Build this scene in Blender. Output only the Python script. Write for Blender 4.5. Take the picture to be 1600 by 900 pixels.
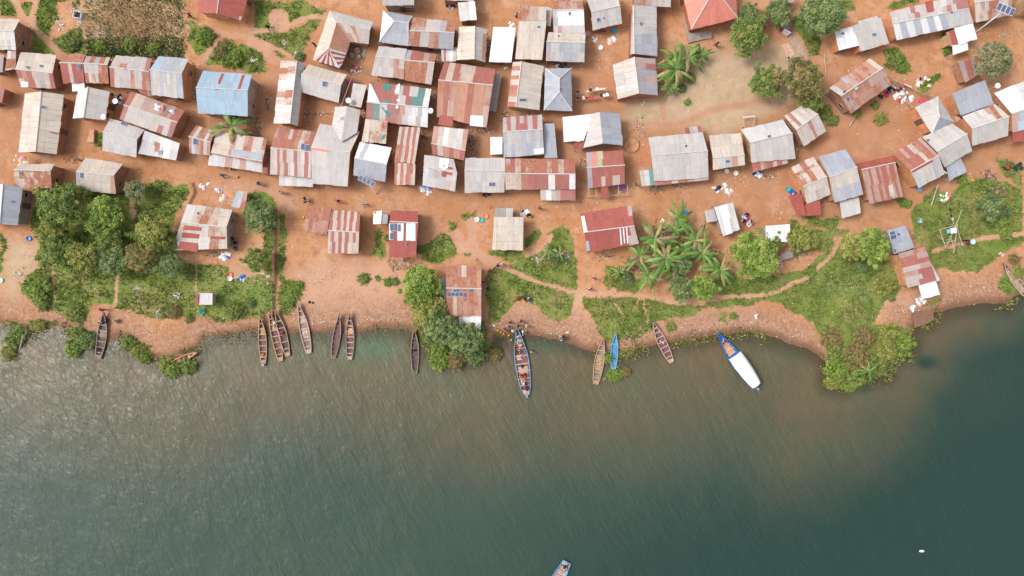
import bpy, bmesh, math, random
import numpy as np
from mathutils import Vector, Matrix
random.seed(7); np.random.seed(7)
for o in list(bpy.data.objects): bpy.data.objects.remove(o)
S = bpy.context.scene; COL = S.collection
R = math.radians
# ---------------------------------------------------------------- camera, light, exposure
H = 106.667                      # height of the drone above the village
cam = bpy.data.objects.new('camera', bpy.data.cameras.new('camera')); COL.objects.link(cam)
cam.location = (0, 0, H); cam.data.lens = 24; cam.data.sensor_width = 36; cam.data.clip_end = 2000
S.camera = cam
SUN_EL, SUN_AZ = 52, 282         # azimuth clockwise from +Y
w = bpy.data.worlds.new('World'); S.world = w; w.use_nodes = True
nt = w.node_tree; bg = nt.nodes['Background']; sky = nt.nodes.new('ShaderNodeTexSky'); sky.sky_type = 'NISHITA'
sky.sun_disc = False; sky.sun_elevation = R(SUN_EL); sky.sun_rotation = R(SUN_AZ); sky.dust_density = 4.0; sky.air_density = 1.2
hs = nt.nodes.new('ShaderNodeHueSaturation'); hs.inputs['Saturation'].default_value = .32
nt.links.new(sky.outputs[0], hs.inputs['Color']); nt.links.new(hs.outputs[0], bg.inputs[0]); bg.inputs[1].default_value = .15
sd = bpy.data.lights.new('sun', 'SUN'); sd.energy = 1.5; sd.angle = R(17); sd.color = (1, .95, .88)
sun = bpy.data.objects.new('sun', sd); COL.objects.link(sun)
az, el = R(SUN_AZ), R(SUN_EL)
dv = Vector((math.sin(az)*math.cos(el), math.cos(az)*math.cos(el), math.sin(el)))
sun.rotation_euler = dv.to_track_quat('Z', 'Y').to_euler(); sun.location = dv*150
S.view_settings.view_transform = 'Standard'; S.view_settings.look = 'None'
S.view_settings.exposure = 0.42; S.view_settings.gamma = 1; S.view_settings.use_curve_mapping = False
S.render.engine = 'CYCLES'
S.render.resolution_x = 1024; S.render.resolution_y = 576
# ---------------------------------------------------------------- coordinates: 10 photo pixels are one metre on the ground
WL = -0.35                       # water level
def gx(px, py, z=0.0):
    k = (H - z)/H
    return Vector(((px-800)/10*k, (450-py)/10*k, z))
def pts(s): return [tuple(float(v) for v in q.split(',')) for q in s.split()]
# ---------------------------------------------------------------- objects
def link(o, parent=None):
    COL.objects.link(o)
    if parent is not None: o.parent = parent
    return o
def tag(o, label=None, cat=None, group=None, kind=None):
    if label: o['label'] = label
    if cat: o['category'] = cat
    if group: o['group'] = group
    if kind: o['kind'] = kind
    return o
def empty(name, loc, rz=0):
    o = bpy.data.objects.new(name, None); o.location = loc; o.rotation_euler = (0, 0, rz); o.empty_display_size = .3
    return link(o)
def mesh(name, V, F, mat, parent=None, org=None, cols=None, uvs=None, smooth=False):
    me = bpy.data.meshes.new(name)
    if org is not None: V = [(v[0]-org[0], v[1]-org[1], v[2]-org[2]) for v in V]
    me.from_pydata([tuple(v) for v in V], [], F)
    if cols is not None:                      # one colour per face -> corner attribute
        a = me.color_attributes.new('Col', 'FLOAT_COLOR', 'CORNER'); d = []
        for p, c in zip(me.polygons, cols): d.extend(list(c)*p.loop_total)
        a.data.foreach_set('color', d)
    if uvs is not None:
        uv = me.uv_layers.new(name='UVMap'); uv.data.foreach_set('uv', [x for f in uvs for q in f for x in q])
    if smooth: me.polygons.foreach_set('use_smooth', [True]*len(me.polygons))
    me.materials.append(mat)
    o = bpy.data.objects.new(name, me)
    return link(o, parent)
def copy_tree(o, parent=None):
    c = o.copy(); COL.objects.link(c)
    if parent is not None: c.parent = parent
    for ch in list(o.children): copy_tree(ch, c)
    return c
class MB:
    def __init__(s): s.V = []; s.F = []; s.C = []
    def box(s, c, d, rz=0, col=None, M=None):
        b = len(s.V); cx, cy, cz = c; hx, hy, hz = d[0]/2, d[1]/2, d[2]/2
        ca, sa = math.cos(rz), math.sin(rz)
        for z in (-hz, hz):
            for x, y in ((-hx, -hy), (hx, -hy), (hx, hy), (-hx, hy)):
                s.V.append((cx+x*ca-y*sa, cy+x*sa+y*ca, cz+z))
        for f in ((0,3,2,1),(4,5,6,7),(0,1,5,4),(1,2,6,5),(2,3,7,6),(3,0,4,7)): s.F.append(tuple(b+i for i in f)); s.C.append(col)
    def tube(s, pl, rad, n=7, col=None, cap=True):
        pl = [Vector(p) for p in pl]; b0 = len(s.V)
        for i, p in enumerate(pl):
            d = (pl[min(i+1, len(pl)-1)] - pl[max(i-1, 0)]).normalized()
            a = d.orthogonal().normalized(); b = d.cross(a)
            r = rad[i] if isinstance(rad, (list, tuple)) else rad
            for k in range(n):
                t = 2*math.pi*k/n; s.V.append(tuple(p+(a*math.cos(t)+b*math.sin(t))*r))
        for i in range(len(pl)-1):
            for k in range(n):
                k2 = (k+1) % n; s.F.append((b0+i*n+k, b0+i*n+k2, b0+(i+1)*n+k2, b0+(i+1)*n+k)); s.C.append(col)
        if cap:
            s.F.append(tuple(b0+k for k in range(n))[::-1]); s.C.append(col)
            e = b0+(len(pl)-1)*n; s.F.append(tuple(e+k for k in range(n))); s.C.append(col)
    def lathe(s, c, prof, n=14, col=None):
        b0 = len(s.V)
        for r, z in prof:
            for k in range(n):
                t = 2*math.pi*k/n; s.V.append((c[0]+r*math.cos(t), c[1]+r*math.sin(t), c[2]+z))
        for i in range(len(prof)-1):
            for k in range(n):
                k2 = (k+1) % n; s.F.append((b0+i*n+k, b0+i*n+k2, b0+(i+1)*n+k2, b0+(i+1)*n+k)); s.C.append(col)
    def slab(s, P, th, col=None):             # polygon P (3d) extruded down by th
        b = len(s.V); n = len(P)
        s.V += [tuple(p) for p in P] + [(p[0], p[1], p[2]-th) for p in P]
        s.F.append(tuple(b+i for i in range(n))); s.F.append(tuple(b+n+i for i in range(n))[::-1]); s.C += [col, col]
        for i in range(n):
            j = (i+1) % n; s.F.append((b+i, b+n+i, b+n+j, b+j)); s.C.append(col)
    def build(s, name, mat, parent=None, org=None, smooth=False):
        return mesh(name, s.V, s.F, mat, parent, org, s.C if (s.C and s.C[0] is not None) else None, None, smooth)
# ---------------------------------------------------------------- materials
def newmat(name, rough=.8, spec=.3):
    m = bpy.data.materials.new(name); m.use_nodes = True; b = m.node_tree.nodes['Principled BSDF']
    b.inputs['Roughness'].default_value = rough; b.inputs['Specular IOR Level'].default_value = spec
    return m, m.node_tree, b
def nd(t, k, **kw):
    n = t.nodes.new(k)
    for a, v in kw.items(): setattr(n, a, v)
    return n
def noise(t, sc, det=4, vec=None, rough=.6):
    n = nd(t, 'ShaderNodeTexNoise'); n.inputs['Scale'].default_value = sc; n.inputs['Detail'].default_value = det; n.inputs['Roughness'].default_value = rough
    if vec is not None: t.links.new(vec, n.inputs['Vector'])
    return n.outputs['Fac']
def ramp(t, fac, a, b, ca=(0,0,0,1), cb=(1,1,1,1)):
    r = nd(t, 'ShaderNodeValToRGB'); e = r.color_ramp.elements; e[0].position = a; e[1].position = b; e[0].color = ca; e[1].color = cb
    t.links.new(fac, r.inputs[0]); return r.outputs[0]
def mixc(t, f, a, b, mode='MIX'):
    n = nd(t, 'ShaderNodeMix', data_type='RGBA', blend_type=mode)
    for k, v in ((0, f), (6, a), (7, b)):
        if isinstance(v, (int, float)): n.inputs[k].default_value = v
        elif isinstance(v, tuple): n.inputs[k].default_value = v if len(v) == 4 else v+(1,)
        else: t.links.new(v, n.inputs[k])
    return n.outputs[2]
def mth(t, op, a, b=0.0, c=None, clamp=False):
    n = nd(t, 'ShaderNodeMath', operation=op, use_clamp=clamp)
    for k, v in ((0, a), (1, b), (2, c)):
        if v is None: continue
        if isinstance(v, (int, float)): n.inputs[k].default_value = v
        else: t.links.new(v, n.inputs[k])
    return n.outputs[0]
def bump(t, b, h, st=.3, dist=.05):
    n = nd(t, 'ShaderNodeBump'); n.inputs['Strength'].default_value = st; n.inputs['Distance'].default_value = dist
    t.links.new(h, n.inputs['Height']); t.links.new(n.outputs[0], b.inputs['Normal'])
def objco(t): return nd(t, 'ShaderNodeTexCoord').outputs['Object']
def geo(t): return nd(t, 'ShaderNodeNewGeometry').outputs['Position']
def simple(name, c, rough=.7, var=.25, sc=3, spec=.3):
    m, t, b = newmat(name, rough, spec); f = noise(t, sc, 5, objco(t))
    lo = tuple(x*(1-var) for x in c); hi = tuple(min(1, x*(1+var)) for x in c)
    t.links.new(mixc(t, ramp(t, f, .3, .7), lo, hi), b.inputs['Base Color']); return m
MC = {}
def cmat(c, rough=.7, var=.18, nm='paint'):
    k = (c, rough)
    if k not in MC: MC[k] = simple(nm, c, rough, var)
    return MC[k]
def attrmat(name, rough=.7, var=.3, sc=4, spec=.25):
    m, t, b = newmat(name, rough, spec); a = nd(t, 'ShaderNodeAttribute', attribute_name='Col')
    f = noise(t, sc, 4, geo(t)); g = ramp(t, f, .3, .7, (1-var,)*3+(1,), (1+var*.5,)*3+(1,))
    t.links.new(mixc(t, 1.0, a.outputs['Color'], g, 'MULTIPLY'), b.inputs['Base Color']); return m
def sheetmat():
    m, t, b = newmat('corrugated_iron', .55, .3)
    a = nd(t, 'ShaderNodeAttribute', attribute_name='Col'); uv = nd(t, 'ShaderNodeUVMap', uv_map='UVMap').outputs[0]
    mp = nd(t, 'ShaderNodeMapping'); mp.inputs['Scale'].default_value = (3.2, .55, 1); t.links.new(uv, mp.inputs[0])
    n1 = noise(t, 1.3, 7, mp.outputs[0], .7)
    n2 = noise(t, .45, 5, uv, .65)
    n3 = noise(t, 2.6, 5, uv, .7)
    s = mth(t, 'ADD', mth(t, 'MULTIPLY', n1, .5), mth(t, 'MULTIPLY', n2, .5))
    thr = mth(t, 'SUBTRACT', .78, mth(t, 'MULTIPLY', a.outputs['Alpha'], .5))
    f = mth(t, 'MULTIPLY', mth(t, 'SUBTRACT', s, thr), 9.0, clamp=True)
    rust = mixc(t, ramp(t, n3, .35, .65), (.26, .085, .06), (.44, .20, .12))
    dirt = mixc(t, ramp(t, n1, .3, .72), (.78, .75, .72), (1.06, 1.05, 1.05))
    base = mixc(t, 1.0, a.outputs['Color'], dirt, 'MULTIPLY')
    # lap joints between sheets: a thin darker line every 0.85 m and every 2.4 m
    sx = nd(t, 'ShaderNodeSeparateXYZ'); t.links.new(uv, sx.inputs[0])
    l1 = mth(t, 'LESS_THAN', mth(t, 'FRACT', mth(t, 'DIVIDE', sx.outputs[0], .85)), .09)
    l2 = mth(t, 'LESS_THAN', mth(t, 'FRACT', mth(t, 'DIVIDE', sx.outputs[1], 2.3)), .035)
    ln = mth(t, 'MULTIPLY', mth(t, 'MAXIMUM', l1, l2), mth(t, 'MULTIPLY', ramp(t, n2, .38, .58), mth(t, 'ADD', .30, mth(t, 'MULTIPLY', a.outputs['Alpha'], .6)), clamp=True))
    # peeling: pale streaks run down the slope and break up the painted or rusted sheets
    mp2 = nd(t, 'ShaderNodeMapping'); mp2.inputs['Scale'].default_value = (5.5, .9, 1); mp2.inputs['Location'].default_value = (31, 17, 0); t.links.new(uv, mp2.inputs[0])
    n5 = noise(t, 1.0, 6, mp2.outputs[0], .75); n6 = noise(t, .7, 4, uv, .6)
    peel = mth(t, 'MULTIPLY', mth(t, 'SUBTRACT', mth(t, 'ADD', mth(t, 'MULTIPLY', n5, .65), mth(t, 'MULTIPLY', n6, .35)), .55), 8.0, clamp=True)
    base = mixc(t, mth(t, 'MULTIPLY', peel, .30), base, (.56, .45, .40))
    rust = mixc(t, mth(t, 'MULTIPLY', peel, .35), rust, (.52, .38, .32))
    c = mixc(t, f, base, rust); c = mixc(t, ln, c, (.30, .15, .115))
    t.links.new(c, b.inputs['Base Color'])
    wv = mth(t, 'SINE', mth(t, 'MULTIPLY', sx.outputs[0], 2*math.pi/.16))
    bump(t, b, wv, .35, .02)
    t.links.new(mixc(t, f, (.5,)*3, (.9,)*3), b.inputs['Roughness'])
    return m
M_SHEET = sheetmat()
M_LEAF = attrmat('leaf', .65, .2, 1.5)
M_CLOTH = attrmat('cloth', .85, .1, 6)
M_BARK = simple('bark', (.16, .11, .075), .9, .4)
M_POLE = simple('pole_wood', (.42, .33, .25), .85, .3)
M_DOOR = simple('door_wood', (.13, .09, .07), .7)
M_GLASS = simple('dark_opening', (.03, .035, .045), .3)
M_STEEL = simple('white_steel', (.75, .75, .76), .5, .08)
M_FRAME = simple('aluminium', (.6, .62, .65), .4, .1)
WALL = {'o': simple('mud_brick', (.55, .26, .13), .95, .3, 1.2), 'b': simple('brown_mud_wall', (.34, .175, .11), .95, .3, 1.2),
        'g': simple('grey_plaster', (.33, .27, .23), .95, .3, 1.2), 'y': simple('ochre_plaster', (.46, .31, .16), .95, .3, 1.2),
        'k': simple('red_brick', (.42, .15, .09), .9, .3, 2.5)}
def solarmat():
    m, t, b = newmat('solar_cells', .25, .5); br = nd(t, 'ShaderNodeTexBrick'); br.offset = 0
    t.links.new(objco(t), br.inputs[0]); br.inputs['Scale'].default_value = 4
    br.inputs['Color1'].default_value = (.06, .08, .16, 1); br.inputs['Color2'].default_value = (.08, .10, .19, 1); br.inputs['Mortar'].default_value = (.25, .28, .36, 1)
    br.inputs['Brick Width'].default_value = .6; br.inputs['Row Height'].default_value = .6; br.inputs['Mortar Size'].default_value = .02
    t.links.new(br.outputs[0], b.inputs['Base Color']); return m
M_SOLAR = solarmat()
# ---------------------------------------------------------------- ground and water
SHORE = pts('-1200,505 -300,505 0,503 22,508 45,520 60,518 95,512 130,528 150,545 168,530 185,524 215,545 235,558 262,562 300,548 320,530 345,524 400,519 500,519 560,517 640,514 655,540 690,560 745,560 770,540 778,528 800,522 835,524 880,532 925,546 948,552 975,556 1000,545 1050,534 1110,524 1160,521 1200,526 1268,545 1292,565 1296,600 1318,606 1350,590 1385,586 1392,568 1425,545 1428,512 1450,506 1462,486 1500,478 1545,470 1575,474 1600,458 1900,440 2800,440')
GRASS = [pts(s) for s in '''0,0 130,0 112,25 130,50 135,85 88,84 50,84 45,45 30,28 0,26
195,0 292,0 289,16 262,8 225,2
297,31 345,53 341,60 308,89 293,60
348,60 384,68 412,84 423,113 394,113 320,100 321,90
394,0 474,0 508,14 506,22 474,27 430,48 401,46
392,52 450,47 483,29 505,30 489,54 471,80 467,95 430,91 402,75
143,203 162,206 160,236 150,234 143,225
1236,30 1262,12 1258,0 1330,0 1335,20 1300,26 1284,60 1278,86 1264,92 1250,60
1380,76 1400,72 1420,95 1422,110 1408,116 1388,98
1425,140 1450,118 1466,112 1468,120 1445,148
1468,48 1476,50 1486,86 1478,88
1392,0 1448,0 1402,14 1384,12
1278,165 1300,165 1304,182 1292,198 1276,186
1362,188 1380,180 1384,192 1372,196
60,294 130,290 180,300 245,283 290,288 294,312 272,330 270,380 278,404 310,412 360,414 366,436 430,430 428,480 410,500 380,497 340,502 300,494 250,500 230,496 195,486 178,480 150,478 130,500 104,498 80,482 60,484 38,468 34,446 62,420 58,380 48,340
0,360 8,370 6,420 0,430
384,300 416,302 432,322 428,350 410,350 398,330
413,340 428,330 428,470 420,470 410,420
434,332 444,340 448,400 446,440 470,440 472,470 448,500 434,492
583,361 594,358 606,398 596,405 582,396
656,404 664,382 688,362 704,370 713,384 710,402 690,412
700,344 714,342 717,364 706,368
722,386 736,384 764,404 748,408 724,400
718,333 746,327 738,345 720,343
558,430 578,428 580,438 568,443 556,440
586,432 596,432 594,442 586,444
598,434 622,432 618,448 606,452
764,391 818,392 822,400 796,408 766,402
820,370 840,360 848,366 832,384 822,388
784,418 812,402 842,388 862,362 880,352 890,362 896,385 905,460 870,452 815,434 786,420
764,424 780,420 840,440 902,462 898,486 880,500 862,500 838,480 812,472 792,486 776,506 762,508
908,463 1000,463 1060,478 1100,476 1145,464 1196,460 1200,466 1166,478 1135,482 1098,480 1090,494 1044,499 1010,506 1008,526 985,536 960,538 940,530 926,500 912,480
1006,505 1020,503 1022,516 1002,517
1125,488 1140,486 1154,488 1150,494 1136,492 1134,506 1124,504
948,414 975,420 1000,440 995,458 960,455 944,440
1090,440 1145,428 1175,432 1240,425 1268,412 1300,385 1303,362 1285,357 1240,352 1238,400 1262,396 1300,388 1275,418 1245,440 1200,460 1140,463 1100,462
1244,338 1260,336 1312,338 1310,350 1296,355 1268,350
1140,466 1196,460 1196,452 1240,436 1275,412 1300,384 1330,380 1372,410 1396,404 1408,440 1404,462 1385,466 1372,486 1355,520 1340,545 1300,552 1278,516 1258,498 1222,480 1180,472
1424,325 1462,292 1480,312 1508,282 1522,276 1560,285 1600,290 1600,374 1570,395 1556,410 1528,428 1494,424 1462,418 1440,392 1426,372
1555,250 1570,245 1600,256 1600,290 1575,280
1562,426 1600,420 1600,462 1575,466 1562,446
1395,300 1412,312 1416,322 1404,328
1286,360 1290,350 1330,360 1320,372
40,502 88,498 92,508 60,516 44,512
0,500 35,505 30,560 0,565
95,508 148,516 146,556 116,560 98,545
182,526 232,544 234,568 214,572 205,548
245,560 310,555 300,580 255,588
640,500 760,520 775,545 740,575 660,578 640,540
1282,500 1428,512 1424,548 1390,590 1300,610 1290,560
1440,476 1470,462 1472,470 1448,482
950,545 990,548 988,590 950,596'''.split('\n')]
DRY = [pts(s) for s in '''985,158 1030,152 1056,110 1095,80 1180,75 1240,66 1256,100 1300,150 1296,160 1240,165 1218,178 1166,196 1130,214 1060,196 1018,203 986,196 970,182
8,372 58,374 62,420 34,446 30,470 4,470
125,0 290,0 287,84 250,92 135,84 130,50
1250,440 1300,420 1340,420 1380,440 1380,466 1330,470 1290,470
290,412 366,420 420,436 424,480 350,490 300,470'''.split('\n')]
PALE = [pts(s) for s in '''930,500 912,488 900,500 860,506 840,484 815,474 795,490 780,512 880,528 930,540
1268,540 1210,500 1150,478 1090,494 1040,500 1000,540 1100,520 1180,518
470,405 560,402 625,410 632,500 480,500 450,440
1440,480 1360,498 1380,466 1420,462
345,286 420,290 470,310 460,330 440,320'''.split('\n')]
PATHS = [(pts(a), wd) for a, wd in (('22,0 34,25 50,40 75,65 97,86', .5), ('57,0 50,28 51,40', .5), ('321,92 342,60', .35), ('392,48 430,48 470,30 490,25 520,26', .3), ('393,64 412,76 430,92', .8),
    ('340,50 400,60 470,95 440,130', .3), ('785,416 840,440 905,458 1000,461 1060,475 1100,466 1200,461 1262,434 1300,400 1314,372', .22), ('905,458 903,476 898,492', .7), ('822,400 850,385 862,368', .3),
    ('960,474 975,496', .03), ('1005,465 1012,505', .05), ('1000,466 990,485', .0), ('183,432 180,476', .18), ('83,424 84,470', .05), ('306,404 306,470', .08), ('210,330 208,340 206,320', .3),
    ('990,196 1060,196 1110,172 1200,156', .35), ('1034,154 1038,185', .15), ('712,366 724,384 760,405 785,417', .7), ('1285,60 1292,38 1330,20', .35), ('1460,392 1540,372 1600,365', .3), ('736,345 740,395', .6))]
DITCH = [(pts('431,330 432,400 430,440 428,492'), .18), (pts('302,288 306,300 297,318'), .15)]
def sdist(X, Y, P, closed=True):       # distance to polyline, inside mask (world metres)
    W = [((x-800)/10, (450-y)/10) for x, y in P]; n = len(W); D = np.full(X.shape, 1e9); ins = np.zeros(X.shape, bool)
    for i in range(n if closed else n-1):
        x0, y0 = W[i]; x1, y1 = W[(i+1) % n]; dx, dy = x1-x0, y1-y0; L = dx*dx+dy*dy+1e-9
        t = np.clip(((X-x0)*dx+(Y-y0)*dy)/L, 0, 1); D = np.minimum(D, np.hypot(X-x0-t*dx, Y-y0-t*dy))
        if closed:
            c = (y0 > Y) != (y1 > Y); ins ^= c & (X < dx*(Y-y0)/(dy if abs(dy) > 1e-9 else 1e-9)+x0)
    return D, ins
LANDPOLY = SHORE + [(2800, -1500), (-1200, -1500)]
def smooth(x, a, b):
    t = np.clip((x-a)/(b-a), 0, 1); return t*t*(3-2*t)
def vnoise(X, Y, sc, seed):
    r = np.random.RandomState(seed); G = r.rand(128, 128); x = X/sc+500; y = Y/sc+500
    xi = np.floor(x).astype(int); yi = np.floor(y).astype(int); fx = x-xi; fy = y-yi; fx = fx*fx*(3-2*fx); fy = fy*fy*(3-2*fy)
    g = lambda a, b: G[a % 128, b % 128]
    return (g(xi, yi)*(1-fx)+g(xi+1, yi)*fx)*(1-fy)+(g(xi, yi+1)*(1-fx)+g(xi+1, yi+1)*fx)*fy
def fbm(X, Y, sc, seed): return vnoise(X, Y, sc, seed)*.5+vnoise(X, Y, sc/2, seed+1)*.3+vnoise(X, Y, sc/4, seed+2)*.2
def shore_signed(X, Y):                # + inland, - in the lake
    wob = (fbm(X, Y, 3.0, 3)-.5)*1.1
    D, ins = sdist(X, Y, LANDPOLY); return np.where(ins, D, -D)+wob
def terr_z(X, Y):
    s = shore_signed(X, Y)
    return np.where(s > 0, WL+.35*smooth(s, 0, 7)**.8, WL-2.5*smooth(-s, 0, 30)) + np.where(s > 4, (fbm(X, Y, 9, 21)-.5)*.04, 0)
def ground_z(px, py):
    X = np.array([(px-800)/10.]); Y = np.array([(450-py)/10.]); return float(terr_z(X, Y)[0])
def masks(X, Y):
    g = np.zeros(X.shape); d = np.zeros(X.shape); p = np.zeros(X.shape); k = np.zeros(X.shape)
    wx = X+(fbm(X, Y, 2.2, 31)-.5)*1.6; wy = Y+(fbm(X, Y, 2.2, 41)-.5)*1.6
    for P in GRASS: D, i = sdist(wx, wy, P); g = np.maximum(g, smooth(np.where(i, D, -D), -.35, .45))
    for P in DRY: D, i = sdist(wx, wy, P); d = np.maximum(d, smooth(np.where(i, D, -D), -1.5, 1.8))
    for P in PALE: D, i = sdist(wx, wy, P); p = np.maximum(p, smooth(np.where(i, D, -D), -1.5, 2))
    px_ = X+(fbm(X, Y, 1.5, 51)-.5)*.5; py_ = Y+(fbm(X, Y, 1.5, 53)-.5)*.5
    for P, wd in PATHS: D, _ = sdist(px_, py_, P, False); g *= smooth(D, wd*.6, wd+.25); d *= smooth(D, wd*.4, wd+.5); p = np.maximum(p, (1-smooth(D, wd, wd+.3))*.9)
    for P, wd in DITCH: D, _ = sdist(X, Y, P, False); k = np.maximum(k, 1-smooth(D, wd, wd+.25))
    D, i = sdist(X, Y, pts('418,27 425,14 440,12 452,22 452,34 440,42 424,42')); g[i] = 0; p[i] = 1
    D, i = sdist(X, Y, pts('85,4 112,2 120,20 128,35 105,55 80,62 76,50 92,28')); g[i] *= .1
    return g, d, p, k
def axis(lo, hi, st, far):
    a = list(np.arange(lo, hi+st, st)); out = [hi+v for v in (2, 6, 14, 30, 60, 120, 250, far)]; 
    return np.array([lo-v for v in (far, 250, 120, 60, 30, 14, 6, 2)]+a+[v+st for v in out])
def sheet(name, xs, ys, zf, attrs, mat):
    X, Y = np.meshgrid(xs, ys); Z = zf(X, Y); nx, ny = len(xs), len(ys)
    me = bpy.data.meshes.new(name); co = np.stack([X, Y, Z], -1).reshape(-1, 3)
    i = np.arange((nx-1)*(ny-1)); r = i//(nx-1); c = i % (nx-1); a = r*nx+c
    Q = np.stack([a, a+1, a+nx+1, a+nx], -1)
    me.vertices.add(len(co)); me.vertices.foreach_set('co', co.astype(np.float32).ravel())
    me.loops.add(Q.size); me.loops.foreach_set('vertex_index', Q.astype(np.int32).ravel())
    me.polygons.add(len(Q)); me.polygons.foreach_set('loop_start', (np.arange(len(Q))*4).astype(np.int32)); 
    me.update(calc_edges=True); me.polygons.foreach_set('use_smooth', [True]*len(Q))
    A = attrs(X, Y)
    for nm, arr in A.items():
        at = me.color_attributes.new(nm, 'FLOAT_COLOR', 'POINT'); at.data.foreach_set('color', np.stack([v.ravel() for v in arr], -1).astype(np.float32).ravel())
    me.materials.append(mat); o = bpy.data.objects.new(name, me); return tag(link(o), kind='structure')
def groundmat():
    m, t, b = newmat('soil_and_grass', .95, .1); P = geo(t)
    a = nd(t, 'ShaderNodeAttribute', attribute_name='Mask'); s = nd(t, 'ShaderNodeSeparateColor'); t.links.new(a.outputs['Color'], s.inputs[0])
    g, d, p, k = s.outputs[0], s.outputs[1], s.outputs[2], a.outputs['Alpha']
    a2 = nd(t, 'ShaderNodeAttribute', attribute_name='Wet'); s2 = nd(t, 'ShaderNodeSeparateColor'); t.links.new(a2.outputs['Color'], s2.inputs[0])
    wet, bed, beach = s2.outputs[0], s2.outputs[1], s2.outputs[2]; s2v = a2.outputs['Alpha']
    n1 = noise(t, .12, 6, P, .65); n2 = noise(t, .9, 6, P, .7); n3 = noise(t, 5, 4, P, .7); n4 = noise(t, .35, 5, P, .6)
    soil = mixc(t, ramp(t, n1, .35, .65), (.42, .195, .09), (.53, .285, .158))
    soil = mixc(t, mth(t, 'MULTIPLY', ramp(t, n2, .48, .72), .45), soil, (.36, .145, .065))
    soil = mixc(t, mth(t, 'MULTIPLY', ramp(t, n4, .52, .66), .5), soil, (.56, .35, .235))
    soil = mixc(t, mth(t, 'MULTIPLY', p, .75), soil, mixc(t, ramp(t, n2, .3, .7), (.47, .27, .18), (.57, .355, .255)))
    soil = mixc(t, mth(t, 'MULTIPLY', ramp(t, n3, .5, .75), .30), soil, (.30, .14, .075))
    soil = mixc(t, mth(t, 'MULTIPLY', ramp(t, noise(t, .45, 8, P, .8), .50, .64), .48), soil, (.25, .12, .07))
    soil = mixc(t, mth(t, 'MULTIPLY', ramp(t, noise(t, 1.8, 9, P, .85), .54, .62), .38), soil, (.23, .11, .065))
    soil = mixc(t, mth(t, 'MULTIPLY', ramp(t, noise(t, .28, 9, P, .82), .55, .62), .35), soil, (.60, .40, .28))
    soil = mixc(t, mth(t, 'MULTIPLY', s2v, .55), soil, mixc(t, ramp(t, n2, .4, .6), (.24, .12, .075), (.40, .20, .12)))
    soil = mixc(t, mth(t, 'MULTIPLY', ramp(t, noise(t, 3.2, 3, P, .8), .66, .74), .35), soil, (.75, .58, .48))
    dry = mixc(t, ramp(t, n2, .3, .7), (.42, .30, .195), (.53, .40, .29)); dry = mixc(t, mth(t, 'MULTIPLY', ramp(t, n4, .45, .65), .5), dry, (.31, .265, .125))
    soil = mixc(t, mth(t, 'MULTIPLY', d, .85), soil, dry)
    grs = mixc(t, ramp(t, n4, .35, .65), (.11, .195, .03), (.22, .255, .065)); grs = mixc(t, mth(t, 'MULTIPLY', ramp(t, n3, .4, .7), .45), grs, (.055, .10, .02))
    grs = mixc(t, mth(t, 'MULTIPLY', ramp(t, noise(t, .2, 4, P), .5, .68), .6), grs, (.29, .23, .10))
    gm = mth(t, 'ADD', g, mth(t, 'MULTIPLY', mth(t, 'SUBTRACT', n2, .5), 1.1)); gm = ramp(t, gm, .38, .62)
    gm = mth(t, 'MULTIPLY', gm, mth(t, 'GREATER_THAN', g, .02))
    c = mixc(t, mth(t, 'MULTIPLY', gm, .93), soil, grs)
    c = mixc(t, mth(t, 'MULTIPLY', beach, .7), c, mixc(t, ramp(t, noise(t, 2.2, 6, P, .75), .35, .65), (.17, .085, .05), (.47, .28, .19)))
    c = mixc(t, mth(t, 'MULTIPLY', k, .85), c, (.10, .055, .035))
    c = mixc(t, mth(t, 'MULTIPLY', wet, .85), c, (.15, .078, .048))
    c = mixc(t, bed, c, (.16, .12, .075))
    t.links.new(c, b.inputs['Base Color'])
    hh = mth(t, 'ADD', mth(t, 'MULTIPLY', n2, .6), mth(t, 'MULTIPLY', n3, .3)); bump(t, b, hh, .5, .25)
    return m
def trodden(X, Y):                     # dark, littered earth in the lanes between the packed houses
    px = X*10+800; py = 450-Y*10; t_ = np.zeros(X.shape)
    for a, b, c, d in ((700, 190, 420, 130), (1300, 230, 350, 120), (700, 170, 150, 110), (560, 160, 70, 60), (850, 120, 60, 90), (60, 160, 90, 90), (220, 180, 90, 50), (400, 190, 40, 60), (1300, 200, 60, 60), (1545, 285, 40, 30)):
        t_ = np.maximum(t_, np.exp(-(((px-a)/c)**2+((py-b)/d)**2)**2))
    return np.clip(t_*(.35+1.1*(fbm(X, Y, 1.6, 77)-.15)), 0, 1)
def gattr(X, Y):
    g, d, p, k = masks(X, Y); s = shore_signed(X, Y)
    wet = smooth(s, 1.6, .1)*(1-g*.8); bed = smooth(-s, -.1, .8); beach = smooth(s, 6.5, 2.0)*(1-g)
    return {'Mask': (g, d, p, k), 'Wet': (wet, bed, beach, trodden(X, Y))}
gr = sheet('ground', axis(-88, 88, .28, 500), axis(-22, 52, .28, 500), terr_z, gattr, groundmat())
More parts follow.
